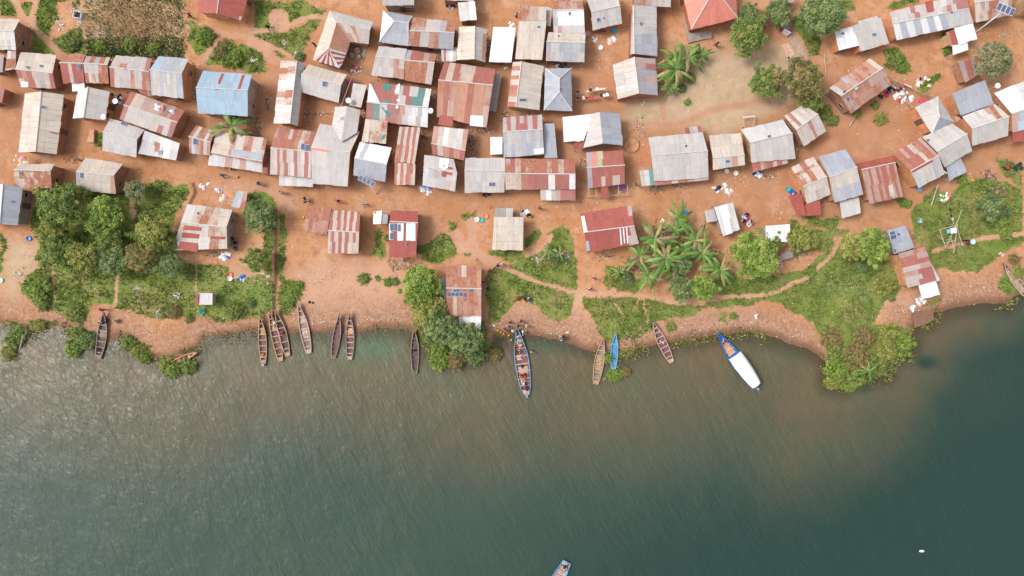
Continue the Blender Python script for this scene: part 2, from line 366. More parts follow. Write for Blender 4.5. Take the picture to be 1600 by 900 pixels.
# water: murky body (silt and algae) under a rippled glossy surface
def watermat():
    m = bpy.data.materials.new('lake_water'); m.use_nodes = True; t = m.node_tree; t.nodes.clear(); P = geo(t)
    a = nd(t, 'ShaderNodeAttribute', attribute_name='Mask'); s = nd(t, 'ShaderNodeSeparateColor'); t.links.new(a.outputs['Color'], s.inputs[0])
    silt, alg, deep, op = s.outputs[0], s.outputs[1], s.outputs[2], a.outputs['Alpha']
    n1 = noise(t, .07, 6, P, .62); n2 = noise(t, .3, 6, P, .7)
    c = mixc(t, ramp(t, n1, .3, .7), (.032, .060, .045), (.041, .065, .045))
    c = mixc(t, deep, c, (.012, .038, .031))
    sl = mth(t, 'MULTIPLY', silt, mth(t, 'ADD', .75, mth(t, 'MULTIPLY', n2, .5)), clamp=True)
    c = mixc(t, sl, c, mixc(t, ramp(t, n1, .4, .6), (.128, .090, .048), (.104, .092, .050)))
    c = mixc(t, mth(t, 'MULTIPLY', alg, mth(t, 'ADD', .5, n2), clamp=True), c, (.070, .130, .075))
    dif = nd(t, 'ShaderNodeBsdfDiffuse'); t.links.new(c, dif.inputs[0])
    tr = nd(t, 'ShaderNodeBsdfTransparent'); tr.inputs[0].default_value = (.75, .72, .6, 1)
    mx = nd(t, 'ShaderNodeMixShader'); t.links.new(op, mx.inputs[0]); t.links.new(tr.outputs[0], mx.inputs[1]); t.links.new(dif.outputs[0], mx.inputs[2])
    gl = nd(t, 'ShaderNodeBsdfGlossy'); gl.inputs['Roughness'].default_value = .34; gl.inputs['Color'].default_value = (1, 1, 1, 1)
    # ripples: crests run from upper right to lower left, stretched
    mp = nd(t, 'ShaderNodeMapping'); mp0 = nd(t, 'ShaderNodeMapping'); mp0.inputs['Rotation'].default_value = (0, 0, R(56)); t.links.new(P, mp0.inputs[0]); mp.inputs['Scale'].default_value = (.42, 1.25, 1); t.links.new(mp0.outputs[0], mp.inputs[0])
    w1 = nd(t, 'ShaderNodeTexNoise'); w1.inputs['Scale'].default_value = 1.15; w1.inputs['Detail'].default_value = 3; w1.inputs['Roughness'].default_value = .55; w1.inputs['Distortion'].default_value = .6; t.links.new(mp.outputs[0], w1.inputs[0])
    w2 = noise(t, .35, 3, mp.outputs[0], .5)
    wind = ramp(t, noise(t, .035, 3, P, .6), .36, .64, (.45,)*3+(1,), (1.15,)*3+(1,)); w3 = noise(t, 2.4, 2, mp.outputs[0], .5)
    hh = mth(t, 'MULTIPLY', mth(t, 'ADD', mth(t, 'ADD', w1.outputs['Fac'], mth(t, 'MULTIPLY', w3, .18)), mth(t, 'MULTIPLY', w2, 1.5)), wind)
    bp = nd(t, 'ShaderNodeBump'); bp.inputs['Strength'].default_value = .40; bp.inputs['Distance'].default_value = .55; t.links.new(hh, bp.inputs['Height'])
    t.links.new(bp.outputs[0], gl.inputs['Normal'])
    bp2 = nd(t, 'ShaderNodeBump'); bp2.inputs['Strength'].default_value = .35; bp2.inputs['Distance'].default_value = .5; t.links.new(hh, bp2.inputs['Height']); t.links.new(bp2.outputs[0], dif.inputs['Normal'])
    fr = nd(t, 'ShaderNodeFresnel'); fr.inputs[0].default_value = 1.333; t.links.new(bp.outputs[0], fr.inputs['Normal'])
    m2 = nd(t, 'ShaderNodeMixShader'); t.links.new(mth(t, 'MULTIPLY', fr.outputs[0], 1.35, clamp=True), m2.inputs[0]); t.links.new(mx.outputs[0], m2.inputs[1]); t.links.new(gl.outputs[0], m2.inputs[2])
    o = nd(t, 'ShaderNodeOutputMaterial'); t.links.new(m2.outputs[0], o.inputs[0]); return m
def wattr(X, Y):
    s = -shore_signed(X, Y); px = X*10+800; py = 450-Y*10
    wob = (fbm(X, Y, 14, 61)-.5)*12
    reach = np.interp(px, [0, 300, 600, 900, 1200, 1350, 1450, 1600], [14, 14, 14, 14, 14, 11, 9, 5.])
    silt = smooth(s+wob*.7, reach*1.9, reach*.15)*np.interp(px, [0, 300, 600, 1600], [.85, .85, .9, 1.])
    sil2 = np.exp(-(((px-1080)/330)**2+((py-600)/70)**2))*.6; silt = np.maximum(silt, sil2)
    alg = sum(np.exp(-(((px-a)/c)**2+((py-b)/d)**2))*e for a, b, c, d, e in ((575, 545, 55, 25, 1), (870, 540, 45, 14, 1), (610, 535, 40, 18, .8), (1235, 548, 25, 10, .5), (1310, 615, 60, 14, .3), (740, 620, 80, 35, .35), (490, 540, 25, 18, .5), (400, 560, 120, 25, .25), (670, 590, 50, 18, .5), (985, 610, 40, 15, .3)))
    alg = alg*(.25+1.1*fbm(X, Y, 4, 71))*.6
    dd = (px*.55+py*.9) +(fbm(X, Y, 25, 81)-.5)*220
    deep = smooth(dd, 1080, 1500)*.85; deep = np.maximum(deep, smooth(px+(py-560)*.3+wob*6, 1420, 1600)*.8)
    blot = np.exp(-(((px-1450)/16)**2+((py-567)/10)**2))*.9+np.exp(-(((px-1355)/10)**2+((py-609)/5)**2))*.5
    deep = np.clip(deep+blot, 0, 1); silt = silt*(1-np.clip(blot, 0, 1))*(1-deep*.55)
    op = np.clip(.30+smooth(s, -.2, 3.0)*.7, 0, 1)
    return {'Mask': (silt, np.clip(alg, 0, 1), deep, op)}
wt = sheet('water', axis(-88, 88, .6, 500), np.concatenate([[-500, -300, -180, -120, -90, -70, -58], np.arange(-52, 2, .5), [6, 30]]), lambda X, Y: np.full(X.shape, WL), wattr, watermat())
# ---------------------------------------------------------------- house builders
PAL = {'w': (.80, .82, .84), 's': (.51, .485, .475), 'g': (.37, .395, .46), 'c': (.57, .505, .44), 'p': (.46, .345, .30), 'r': (.36, .090, .072),
       'o': (.46, .235, .16), 'b': (.34, .47, .60), 't': (.04, .26, .24), 'e': (.45, .56, .38), 'k': (.72, .25, .19), 'l': (.58, .57, .575), 'd': (.33, .30, .30)}
RUST = {'w': .02, 's': .18, 'g': .12, 'c': .42, 'p': .66, 'r': .35, 'o': .62, 'b': .06, 't': .1, 'e': .15, 'k': 0.0, 'l': .06, 'd': .2}
RND = random.Random(11)
def facet_mesh(P, code, rust=1.0, th=.045, jit=1.0):
    """sheets laid over the quad P0..P3 (P0->P1 along the ridge, P0->P3 down the slope); returns verts, faces, colours, uvs"""
    P = [Vector(p) for p in P]
    along = max((P[1]-P[0]).length, (P[2]-P[3]).length); down = max((P[3]-P[0]).length, (P[2]-P[1]).length)
    rows = code.split('/')
    if len(rows) == 1 and len(code) == 1: m = max(1, round(down/2.3)); rows = [code*max(1, round(along/.85))]*m
    e1 = ((P[1]-P[0]) if (P[1]-P[0]).length > .3 else (P[2]-P[3])).normalized(); n = (P[2]-P[0]).cross(P[3]-P[1]).normalized()
    if n.z < 0: n = -n
    e2 = n.cross(e1); off = RND.uniform(0, 80)
    V, F, C, U = [], [], [], []
    def q(u, v): a = P[0].lerp(P[1], u); b = P[3].lerp(P[2], u); return a.lerp(b, v)
    m = len(rows)
    allc = ''.join(rows); mean = [sum(PAL[x][k] for x in allc)/len(allc) for k in range(3)]; bl = 0 if set(allc) <= set('lr') and len(allc) > 5 else .28
    if m == 1 and down > 2.6: m = 2; rows = [rows[0], rows[0]]
    for j, row in enumerate(rows):
        nn = len(row); cw = [0]
        for i in range(nn): cw.append(cw[-1]+RND.uniform(.75, 1.25))
        cw = [x/cw[-1] for x in cw]
        for i, ch in enumerate(row):
            if len(set(row)) > 1 and nn > 5 and RND.random() < .10: ch = row[RND.randrange(nn)]
            lift = n*RND.uniform(0, .012)
            ve = (j+1)/m if j < m-1 or down < 1.5 else 1+RND.uniform(-.02, .10)/down
            qs = [q(cw[i], j/m)+lift, q(cw[i+1], j/m)+lift, q(cw[i+1], ve)+lift, q(cw[i], ve)+lift]
            k = 1+RND.uniform(-.09, .07)*jit; base = [PAL[ch][q_]*(1-bl)+mean[q_]*bl for q_ in range(3)]; hue = RND.uniform(-.03, .03)
            col = (min(1, base[0]*(k+hue)), min(1, base[1]*k), min(1, base[2]*(k-hue)), min(1, RUST[ch]*rust*RND.uniform(.7, 1.25)))
            b = len(V); V += qs+[p-n*th for p in qs]; F.append((b, b+1, b+2, b+3)); C.append(col)
            uvq = [((p-P[0]).dot(e1)+off, (p-P[0]).dot(e2)+off) for p in qs]; U.append(uvq)
            F.append((b+7, b+6, b+5, b+4)); C.append(col); U.append(uvq[::-1])
            for a_ in range(4):
                if (qs[a_]-qs[(a_+1) % 4]).length < 1e-4: continue
                if (a_ == 0 and j > 0) or (a_ == 2 and j < m-1) or (a_ == 1 and i < nn-1) or (a_ == 3 and i > 0): continue
                c_ = (a_+1) % 4; F.append((b+a_, b+4+a_, b+4+c_, b+c_)); C.append(col); U.append([(off, off)]*4)
    return V, F, C, U
class House:
    def __init__(s, label, cat='house', name='house', wall='b', z=0.0, group=None):
        s.facets = []; s.label = label; s.cat = cat; s.name = name; s.wall = wall; s.z = z; s.wallpolys = []; s.roofparts = []; s.aw = []; s.group = group; s.caps = []; s.pats = []; s.doors = []
    def add(s, P, code, rust, kind='roof', img=None):
        s.facets.append(dict(P=[Vector(p) for p in P], code=code, rust=rust, kind=kind, img=img))
    def finish(s):
        allp = [p for f in s.facets for p in f['P']]; c = sum(allp, Vector())/len(allp); org = Vector((c.x, c.y, 0)); s.org = org
        root = empty(s.name, org); tag(root, s.label, s.cat, s.group); s.root = root
        groups = {}
        for f in s.facets: groups.setdefault(f['kind'], []).append(f)
        s.roof = None
        for kd, fs in groups.items():
            sets = [fs] if kd == 'roof' else [[f] for f in fs]
            for st in sets:
                V, F, C, U = [], [], [], []
                for f in st:
                    v, fa, co, uv = facet_mesh(f['P'], f['code'], f['rust']); b = len(V); V += v; F += [tuple(b+i for i in q) for q in fa]; C += co; U += uv
                o = mesh('roof' if kd == 'roof' else 'awning', V, F, M_SHEET, root, org, C, U)
                for f in st: f['obj'] = o
                if s.roof is None: s.roof = o
        for P in s.wallpolys:
            pass
        mb = MB()
        for top in s.wallpolys:          # top outline at roof level; walls go down to the ground
            b = len(mb.V); n = len(top); mb.V += [tuple(p) for p in top]+[(p[0], p[1], -.15) for p in top]
            for i in range(n):
                j = (i+1) % n; mb.F.append((b+i, b+n+i, b+n+j, b+j)); mb.C.append(None)
        if mb.V: mb.build('wall', WALL[s.wall], root, org)
        for a, b in s.caps:
            m = MB(); d = (b-a); a2 = a-d.normalized()*.03+Vector((0, 0, .035)); b2 = b+d.normalized()*.03+Vector((0, 0, .035)); m.tube([a2, b2], .085, 6)
            m.build('ridge_cap', cmat((.55, .52, .50), .55), s.roof, org)
        for kd, base, d, nrm in s.doors:
            w_, h_, z0 = (.85, 1.8, .9) if kd == 'door' else (.7, .6, 1.35)
            m = MB(); m.box((base.x+nrm.x*.03, base.y+nrm.y*.03, z0), (w_, .08, h_), math.atan2(d.y, d.x)); o = m.build(kd, M_DOOR if kd == 'door' else M_GLASS, root, org)
            if kd == 'window':
                m = MB(); r = math.atan2(d.y, d.x); ex = Vector((d.x, d.y, 0)).normalized(); 
                for sx in (-1, 1): m.box((base.x+nrm.x*.05+ex.x*sx*.38, base.y+nrm.y*.05+ex.y*sx*.38, z0), (.07, .1, .74), r)
                for sz in (-1, 1): m.box((base.x+nrm.x*.052, base.y+nrm.y*.052, z0+sz*.34), (.69, .1, .07), r)
                m.build('frame', M_POLE, o, org)
        for p in s.pats: s._patch(*p)
        return s
    def project(s, x, y, f, off):
        P = f['P']; n = (P[2]-P[0]).cross(P[3]-P[1]).normalized(); 
        if n.z < 0: n = -n
        p0 = (P[0]+P[2])/2; C = Vector((0, 0, H)); G = Vector(((x-800)/10, (450-y)/10, 0)); D = G-C
        t = (n.dot(p0)+off-n.dot(C))/n.dot(D); return C+D*t, n
    def surfpt(s, x, y, f, off):             # height of the (possibly twisted) sheet under this sight line
        P = f['P']; N = 36; best = []
        for i in range(N+1):
            a = P[0].lerp(P[1], i/N); b = P[3].lerp(P[2], i/N)
            for j in range(N+1):
                p = a.lerp(b, j/N); k = H/(H-p.z); d = (800+p.x*10*k-x)**2+(450-p.y*10*k-y)**2; best.append((d, p.z))
        best.sort(); best = best[:4]; w_ = [1/(d+1e-4) for d, _ in best]; z = sum(a*b[1] for a, b in zip(w_, best))/sum(w_)
        return gx(x, y, z+off)
    def find(s, x, y):
        best = None
        for f in s.facets:
            I = [(800+p.x*10*H/(H-p.z), 450-p.y*10*H/(H-p.z)) for p in f['P']]; ins = False; n = len(I)
            for i in range(n):
                x0, y0 = I[i]; x1, y1 = I[(i+1) % n]
                if (y0 > y) != (y1 > y) and x < (x1-x0)*(y-y0)/(y1-y0)+x0: ins = not ins
            cx = sum(a for a, _ in I)/n; cy = sum(b for _, b in I)/n; d = math.hypot(cx-x, cy-y) - (1000 if ins else 0)
            if best is None or d < best[0]: best = (d, f)
        return best[1]
    def _patch(s, kind, q, code, rust):
        cx = sum(a for a, _ in q)/len(q); cy = sum(b for _, b in q)/len(q); f = s.find(cx, cy); par = f['obj']
        if kind == 'p':
            P = [s.surfpt(x, y, f, .045) for x, y in q]
            if len(P) == 3: P.append(P[2])
            v, fa, co, uv = facet_mesh(P, code, rust, .02); o = mesh('roof_sheet', v, fa, M_SHEET, par, s.org, co, uv); 
        else:
            P = [s.surfpt(x, y, f, .13) for x, y in q]; m = MB(); m.slab(P, .07); o = m.build('solar_panel', M_FRAME, par, s.org)
            c = sum(P, Vector())/4; P2 = [c+(p-c)*.90+Vector((0, 0, .008)) for p in P]; m = MB(); m.slab(P2, .02); m.build('cells', M_SOLAR, o, s.org)
def up(s, hs): return [gx(x, y, h) for (x, y), h in zip(pts(s), hs)]
def surf(A1, A2, R1, R2, B1, B2):
    def f(u, v):
        return A1.lerp(A2, u).lerp(R1.lerp(R2, u), v*2) if v <= .5 else R1.lerp(R2, u).lerp(B1.lerp(B2, u), v*2-1)
    return f
def gable(h, s, ca, cb, ra=1, rb=1, e=2.3, r=3.25, cap=True, walls=True, doors='B'):
    e += h.z; r += h.z
    A1, A2, R1, R2, B1, B2 = up(s, (e, e, r, r, e, e))
    h.add([A1, A2, R2, R1][::-1][0:0] or [R2, R1, A1, A2], ca[::-1] if '/' not in ca else ca, ra); h.add([R1, R2, B2, B1], cb, rb)
    if cap: h.caps.append((R1, R2))
    if walls:
        f = surf(A1, A2, R1, R2, B1, B2); L = (R2-R1).length; Wd = (B1-A1).length; du = min(.12, .32/L); dv = min(.14, .38/Wd); zz = Vector((0, 0, -.06))
        h.wallpolys.append([f(du, dv)+zz, f(du, .5)+zz, f(du, 1-dv)+zz, f(1-du, 1-dv)+zz, f(1-du, .5)+zz, f(1-du, dv)+zz])
        a, b = f(du, 1-dv), f(1-du, 1-dv); d = (b-a); nr = Vector((d.y, -d.x, 0)).normalized()
        c = f(.5, .5)
        if nr.dot(a-c) < 0: nr = -nr
        if L > 3:
            h.doors.append(('door', a.lerp(b, RND.choice((.3, .45, .6))), d, nr))
            h.doors.append(('window', a.lerp(b, RND.choice((.14, .82))), d, nr))
        a, b = (f(1-du, dv), f(1-du, 1-dv)) if c.x < 0 else (f(du, dv), f(du, 1-dv)); d = b-a; nr = Vector((d.y, -d.x, 0)).normalized()
        if nr.dot(a-c) < 0: nr = -nr
        if Wd > 3: h.doors.append(('window', a.lerp(b, RND.choice((.25, .7))), d, nr))
def shed(h, s, code, rust=1, hi=2.6, lo=2.2, walls=True, kind='roof'):
    P = up(s, (hi+h.z, hi+h.z, lo+h.z, lo+h.z)); h.add(P, code, rust, kind)
    if walls:
        c = sum(P, Vector())/4; L = max(1.2, min((P[1]-P[0]).length, (P[3]-P[0]).length)); k = 1-.45/L*.9
        W = [Vector((c.x+(p.x-c.x)*k, c.y+(p.y-c.y)*k, c.z+(p.z-c.z)*k-.05)) for p in P]; h.wallpolys.append(W)
        a, b = W[3], W[2]; d = b-a; nr = Vector((d.y, -d.x, 0)).normalized()
        if nr.dot(a-c) < 0: nr = -nr
        if L > 2: h.doors.append(('door', a.lerp(b, .5), d, nr))
def awning(h, s, code, rust=1, hi=2.15, lo=1.9):
    P = up(s, (hi, hi, lo, lo)); h.add(P, code, rust, 'awning')
    h.posts = getattr(h, 'posts', []); c = sum(P, Vector())/4
    for p in (P[2], P[3]): h.posts.append(c+(p-c)*.9)
def hip(h, s, codes, rust=1, e=2.4, r=3.5):
    nw, ne, se, sw, r1, r2 = up(s, (e, e, e, e, r, r)); c = list(codes)
    h.add([r2, r1, nw, ne], codes[0], rust); h.add([r1, r2, se, sw], codes[2], rust); h.add([r1, r1, sw, nw], codes[3], rust); h.add([r2, r2, ne, se], codes[1], rust)
    h.caps += [(r1, r2), (r1, nw), (r1, sw), (r2, ne), (r2, se)]
    k = .9; ce = (nw+ne+se+sw)/4; h.wallpolys.append([ce+(p-ce)*k-Vector((0, 0, .06)) for p in (nw, ne, se, sw)])
    a, b = ce+(sw-ce)*k, ce+(se-ce)*k; d = b-a; nr = Vector((d.y, -d.x, 0)).normalized()
    if nr.dot(a-ce) < 0: nr = -nr
    h.doors.append(('door', a.lerp(b, .5), d, nr))
def hexf(h, *fs, rust=1):                # custom facets: 'x,y,z x,y,z x,y,z x,y,z', code
    for s, code in fs:
        P = [gx(*q) for q in pts(s)]
        if len(P) == 3: P = [P[0], P[0], P[1], P[2]]
        h.add(P, code, rust)
def wallring(h, s, z=2.2): h.wallpolys.append([gx(x, y, z) for x, y in pts(s)])
def pat(h, s, code, rust=1): h.pats.append(('p', pts(s), code, rust))
def sol(h, cx, cy, w_, h_, a=0):
    a = R(a); q = [(cx+x*w_/2*math.cos(a)-y*h_/2*math.sin(a), cy+x*w_/2*math.sin(a)+y*h_/2*math.cos(a)) for x, y in ((-1, -1), (1, -1), (1, 1), (-1, 1))]
    h.pats.append(('s', q, None, 0))
def done(h):
    h.finish()
    for p in getattr(h, 'posts', []):
        m = MB(); m.tube([(p.x, p.y, -.1), (p.x, p.y, p.z)], .06, 6); m.build('post', M_POLE, h.root, h.org)
    return h
NH = [0]
def hs(label, *parts, wall='b', z=None, cat='house', name='house'):
    NH[0] += 1; h = House(label, cat, name, wall, ((NH[0]*37) % 11)*.035 if z is None else z)
    for p in parts:
        k = p[0]; a = p[1:]
        kw = a[-1] if isinstance(a[-1], dict) else {}; a = a[:-1] if kw else a
        {'G': gable, 'S': shed, 'W': awning, 'H': hip, 'F': hexf, 'R': wallring, 'p': pat, 's': sol}[k](h, *a, **kw)
    return done(h)
# ---------------------------------------------------------------- the village, house by house
K = dict
hs('cream iron roofed house cut by the left picture edge below the grass path', ('G', '-25,29 31,30 -28,48 22,48 -26,76 25,78', 'c', 'cclcclcl', K(r=3.6, e=2.8)), wall='b')
hs('tiny cluttered shack roof beside the patched cream and rust house', ('S', '12,79 25,80 24,108 8,110', 'sp', 1.3), ('p', '10,92 22,92 21,106 9,107', 'o', 1.5), cat='shed', name='shed')
hs('house with cream upper slope and patchwork lower slope with small white corner', ('G', '32,82 88,86 24,108 82,114 33,136 87,138', 'c', 'rorcgcr'), ('p', '33,127 44,128 44,136 33,136', 'w'), ('s', 43, 105, 5, 4, 10), ('s', 64, 103, 5, 4, 10), wall='b')
hs('narrow dark rust roofed house with a small white awning', ('G', '98,86 134,85 93,98 129,99 99,130 132,128', 'o', 'rrcrrr', 1.3, .6), ('W', '112,129 132,129 132,142 113,143', 'w'), ('s', 123, 104, 5, 8, 0), wall='b')
hs('rust and white striped house joined to the dark rust one', ('G', '135,88 172,90 130,99 168,101 134,129 170,131', 'gogos', 'oscscoc', 1.5, 1.9), wall='b')
hs('grey roofed row house with brown rust stripes at both ends', ('G', '181,87 237,91 171,105 233,112 173,135 236,141', 'rsssssr', 'rssssossro'), ('W', '214,139 236,140 236,150 222,149', 'p', 1.4), ('p', '188,99 199,99 197,105 186,105', 'o'), ('s', 195, 107, 5, 3), wall='b')
hs('blue grey iron house at the end of the row with tall orange wall', ('G', '248,88 295,92 234,109 284,115 237,148 287,154', 'bggs', 'gscgscgsgg', K(e=3.0, r=3.9)), wall='o')
hs('big light blue roofed house with two red strips', ('G', '317,111 394,117 306,137 387,141 309,177 387,181', 'bbbbbbbbbbbb', 'bbbbbbbbbbb', .3, .5, K(e=3.3, r=4.5)), ('p', '346,115 350,115 341,140 336,140', 'r'), ('p', '378,117 383,117 375,141 370,141', 'r'), wall='g')
hs('dark red roofed house at the top edge with rows of pale screws', ('G', '306,-30 311,20 347,-30 339,21 394,-32 377,33', 'k/r'.replace('k', 'r'), 'r', .5, .4), ('p', '374,25 378,26 376,32 373,31', 's'), wall='o')
hs('U shaped house with rusty inner slopes and red striped south corner', ('F', ('526,35,3.6 578,47,3.5 584,34,2.5 515,17,2.5', 'ssss'), ('526,35,3.6 578,47,3.5 576,69,2.4 547,65,2.4', 'oocoscs'),
   ('514,75,3.6 526,35,3.6 515,17,2.5 489,93,2.5', 'c'), ('526,35,3.6 514,75,3.6 541,83,2.4 547,65,2.4', 'ooo'), ('514,75,3.6 541,83,2.4 534,101,2.3 530,106,2.3', 'l/r/l/r/l/r/l'), ('514,75,3.6 530,106,2.3 489,93,2.5', 'lrlrlrlrlr'), K(rust=.8)),
   ('R', '519,23 579,37 571,66 544,63 538,82 528,101 494,91', 2.35), wall='b')
hs('small grey house at the top edge with a window in its front wall', ('G', '598,-30 646,-28 597,-10 647,-8 597,8 647,8', 's', 's'), wall='g', z=.8)
hs('hip roofed grey house with one bright white triangular end', ('H', '599,17 644,25 638,72 593,65 616,33 638,36', ('ggg', 'g', 'g', 'w')), wall='b')
hs('long grey roof with pinkish rust joined to the hip roofed one', ('G', '644,27 713,35 640,48 710,51 637,71 708,77', 'ppssgo', 'ppssopggg', 1, 1), ('W', '689,76 714,74 712,96 690,96', 'srlws'), wall='g')
hs('white sheeted small shed with rust smears at the top edge of the village', ('S', '715,4 742,2 745,31 719,33', 'llw', 2.5), cat='shed', name='shed')
hs('grey strip of roof cut by the top edge above the smeared white shed', ('S', '700,-30 740,-30 740,2 690,-1', 's'), cat='shed', name='shed')
hs('cream ridged house with a rust strip along its right eave', ('G', '718,42 713,94 742,41 741,92 761,46 758,97', 'c', 's'), ('p', '755,53 761,53 758,94 753,92', 'o', 1), wall='y')
hs('bright white flat roofed house', ('S', '771,42 806,43 799,97 764,96', 'w', .3), wall='b')
hs('grey house joined left of a rusty patched one, both above the green patched roof', ('G', '592,72 636,77 587,88 632,93 580,117 631,123', 's', 'ssssoo', .6, 1), wall='g')
hs('rusty patched house right of the grey one above the green patched roof', ('G', '637,78 682,85 632,94 679,98 632,125 674,132', 'grrpo', 'oooos', 1, 1.4), wall='b')
hs('dark red roof patched with teal green and white sheets', ('G', '577,128 674,139 573,159 669,168 572,187 668,199', 'rrrrlrttw', 'rtlrrolwsw', .4, .5), ('p', '577,130 580,132 594,162 574,160', 'w', .1), ('p', '599,131 611,133 610,141 600,141', 't'), ('p', '622,131 625,131 624,146 616,144', 'w', .1), ('p', '620,155 625,155 622,170 618,169', 'w', .1), ('p', '597,155 612,160 610,186 596,168', 't'), wall='b')
hs('largest rusty red roof of the village with pale peeling sheets', ('G', '694,97 774,108 685,125 770,133 682,182 760,199', 'rcrccrrr', 'orpooroop', 1.2, .8), ('p', '735,180 755,181 755,198 734,196', 'w', .1), ('p', '687,180 708,182 707,197 685,195', 'r'), wall='b')
hs('low brown screen roof beside the largest rusty red roof', ('S', '774,113 784,116 775,175 762,172', 'd', 1, K(hi=1.5, lo=1.3)), cat='shed', name='shed')
hs('long cream flat roofed house with a patchy upper roof', ('S', '813,8 854,11 853,32 811,32', 'ppc', 1, K(hi=2.8, lo=2.7)), ('S', '811,32 854,32 847,93 805,92', 'c', .7, K(hi=2.65, lo=2.4)), ('W', '854,10 862,13 860,41 853,38', 's'), ('s', 842, 42, 6, 3, 10), wall='y')
hs('pale house with rust edged left slope and ochre front wall', ('G', '802,97 793,166 815,96 806,167 849,103 842,172', 'sosocrosr', 'c', 1, .5), ('s', 817, 156, 12, 4, 2), wall='y')
hs('white and grey roof at the top edge left of the twin panelled roof', ('G', '866,-12 909,-11 864,16 912,15 865,52 914,52', 'p', 'gwwwww/gwwwww/sossss'), ('s', 890, 21, 3, 5), wall='b')
hs('grey roof with a rust line along its ridge below the white and grey one', ('G', '857,51 915,53 854,65 914,67 853,95 913,97', 'c', 'pssggggss'), ('s', 873, 56, 3, 3), wall='b')
hs('small grey hip roofed house with four clean slopes', ('H', '892,107 894,173 850,172 852,107 874,123 874,144', ('g', 'g', 'g', 'g'), .5), ('s', 876, 139, 5, 3), wall='b')
hs('tilted silver house at the top edge with two tiny panels', ('G', '914,-8 963,-12 924,19 969,9 926,47 972,36', 's', 's', .8, .5), ('s', 935, 31, 5, 6, -10), ('s', 943, 28, 2, 3), wall='b')
hs('long grey roof with lines of rust spots and a pale lower half', ('G', '988,8 985,85 990,8 991,84 1025,10 1027,88', 'c', 'sssgg', .3, 1.6), ('p', '1002,52 1026,54 1027,87 1003,83', 'g', .1), ('s', 1002, 37, 4, 5), wall='b')
hs('pinkish rusty roof at the top edge above the long grey one', ('G', '990,-40 1046,-38 991,-15 1048,-12 991,8 1048,11', 'p', 'pppsss'), wall='b')
hs('pale ridged house with shade coloured into its rusty east slope and bright orange front wall', ('G', '958,101 965,155 991,89 998,146 1024,92 1028,149', 'ccsslc', 'prgpgg', .8, .5), wall='k', z=.3)  # sunlit west and shaded east slope put into the sheet colours, besides rust
hs('salmon tiled hip roofed brick house with a veranda', ('H', '1142,-68 1153,28 1080,46 1055,-58 1112,-34 1117,-17', ('kkkkkkkk', 'kkkkkkkk', 'kkkkkkkk', 'kkkkkkkk'), .0, K(e=3.0, r=5.6)), wall='k')
hs('long cream ridged house with thin rust streaks at the left village edge', ('G', '39,146 29,238 65,143 56,237 100,148 88,241', 'cclccccccl', 'c', .9, .9), ('s', 67, 167, 6, 4, 5), ('p', '75,205 92,208 92,210 80,208', 'r'), wall='b')
hs('small silver ridged house with a white dish at its corner', ('G', '122,141 114,185 138,136 131,184 171,143 164,188', 'l', 's', .4, .3), wall='o')
hs('tilted grey house with red edges and a rusty right corner', ('G', '205,143 289,173 194,164 277,191 187,186 268,215', 'rccpppprrr', 'rsssssssssr', 1, .5), ('s', 262, 175, 4, 3, 20), wall='b')
hs('silver ribbed house with a panel on its ridge', ('G', '172,185 226,203 161,206 214,218 160,235 213,246', 's', 's', .4, .4), ('s', 193, 193, 9, 5, 20), wall='o')
hs('low patchwork roof between the silver ribbed and tilted grey houses', ('S', '226,204 281,224 275,250 216,240', 'gslwl', .9), ('s', 240, 224, 4, 7, 5), ('s', 250, 238, 6, 8, 8), ('p', '244,222 250,224 247,238 241,236', 'o'), cat='house', wall='b')
hs('cream roof speckled all over with rust marks', ('G', '30,257 86,256 22,265 79,267 22,293 81,294', 'c', 'c', 1, 1.7), ('s', 32, 271, 4, 5), wall='b')
hs('cream roof with an orange end strip beside the left trees', ('G', '133,247 192,256 119,268 178,274 119,297 181,302', 'cccccr', 'gcccccco', 1, .4), ('s', 127, 274, 4, 9), wall='b')
hs('blue grey roofed house cut by the left edge beside the tree grove', ('G', '-30,288 -34,348 5,288 0,350 36,293 27,352', 'w', 'g', .3, .3), ('s', 19, 315, 6, 2), wall='g')
hs('long narrow cream ridged house with a white band', ('G', '439,95 428,193 464,95 453,193 476,99 465,197', 'cpcwcoclll', 's', 1.2, .4), ('p', '436,129 459,130 458,137 436,137', 'w', .1), wall='o')
hs('tilted plain silver house with one blue panel', ('G', '482,101 542,117 471,116 533,133 468,143 529,160', 'c', 's', .3, .2), ('s', 507, 131, 7, 9, 5), wall='g')
hs('narrow plain grey roof beside the teal patched one', ('S', '552,130 573,133 564,168 546,164', 's', .3), cat='shed', name='shed')
hs('small pink rust striped house beside the banana clump', ('G', '307,196 338,206 295,213 329,222 296,239 328,243', 'oloolo', 'plgoolo', 1, 1), ('s', 305, 221, 7, 11, 3), wall='b')
hs('broad rust striped house behind the lane with a two part awning', ('G', '338,206 418,217 330,238 410,252 330,240 410,255', 'ccccoscorcsp', 'p', 1, 1, K(r=2.7, e=2.6)), ('W', '328,240 410,255 410,269 325,257', 'llollll', .4), ('p', '362,232 410,240 409,250 360,242', 'g', .3), ('W', '411,261 418,262 418,272 410,271', 'r'), wall='b')
hs('rust striped house with two blue panels joined to the silver dormer house', ('G', '432,200 494,206 423,231 486,237 422,272 486,278', 'prpcpocpr', 'scrcrclrclrc', 1.2, .7), ('W', '436,273 488,279 489,292 436,290', 'slslsl', 1), ('s', 473, 229, 6, 11, 5), ('s', 480, 231, 6, 11, 5), wall='b')
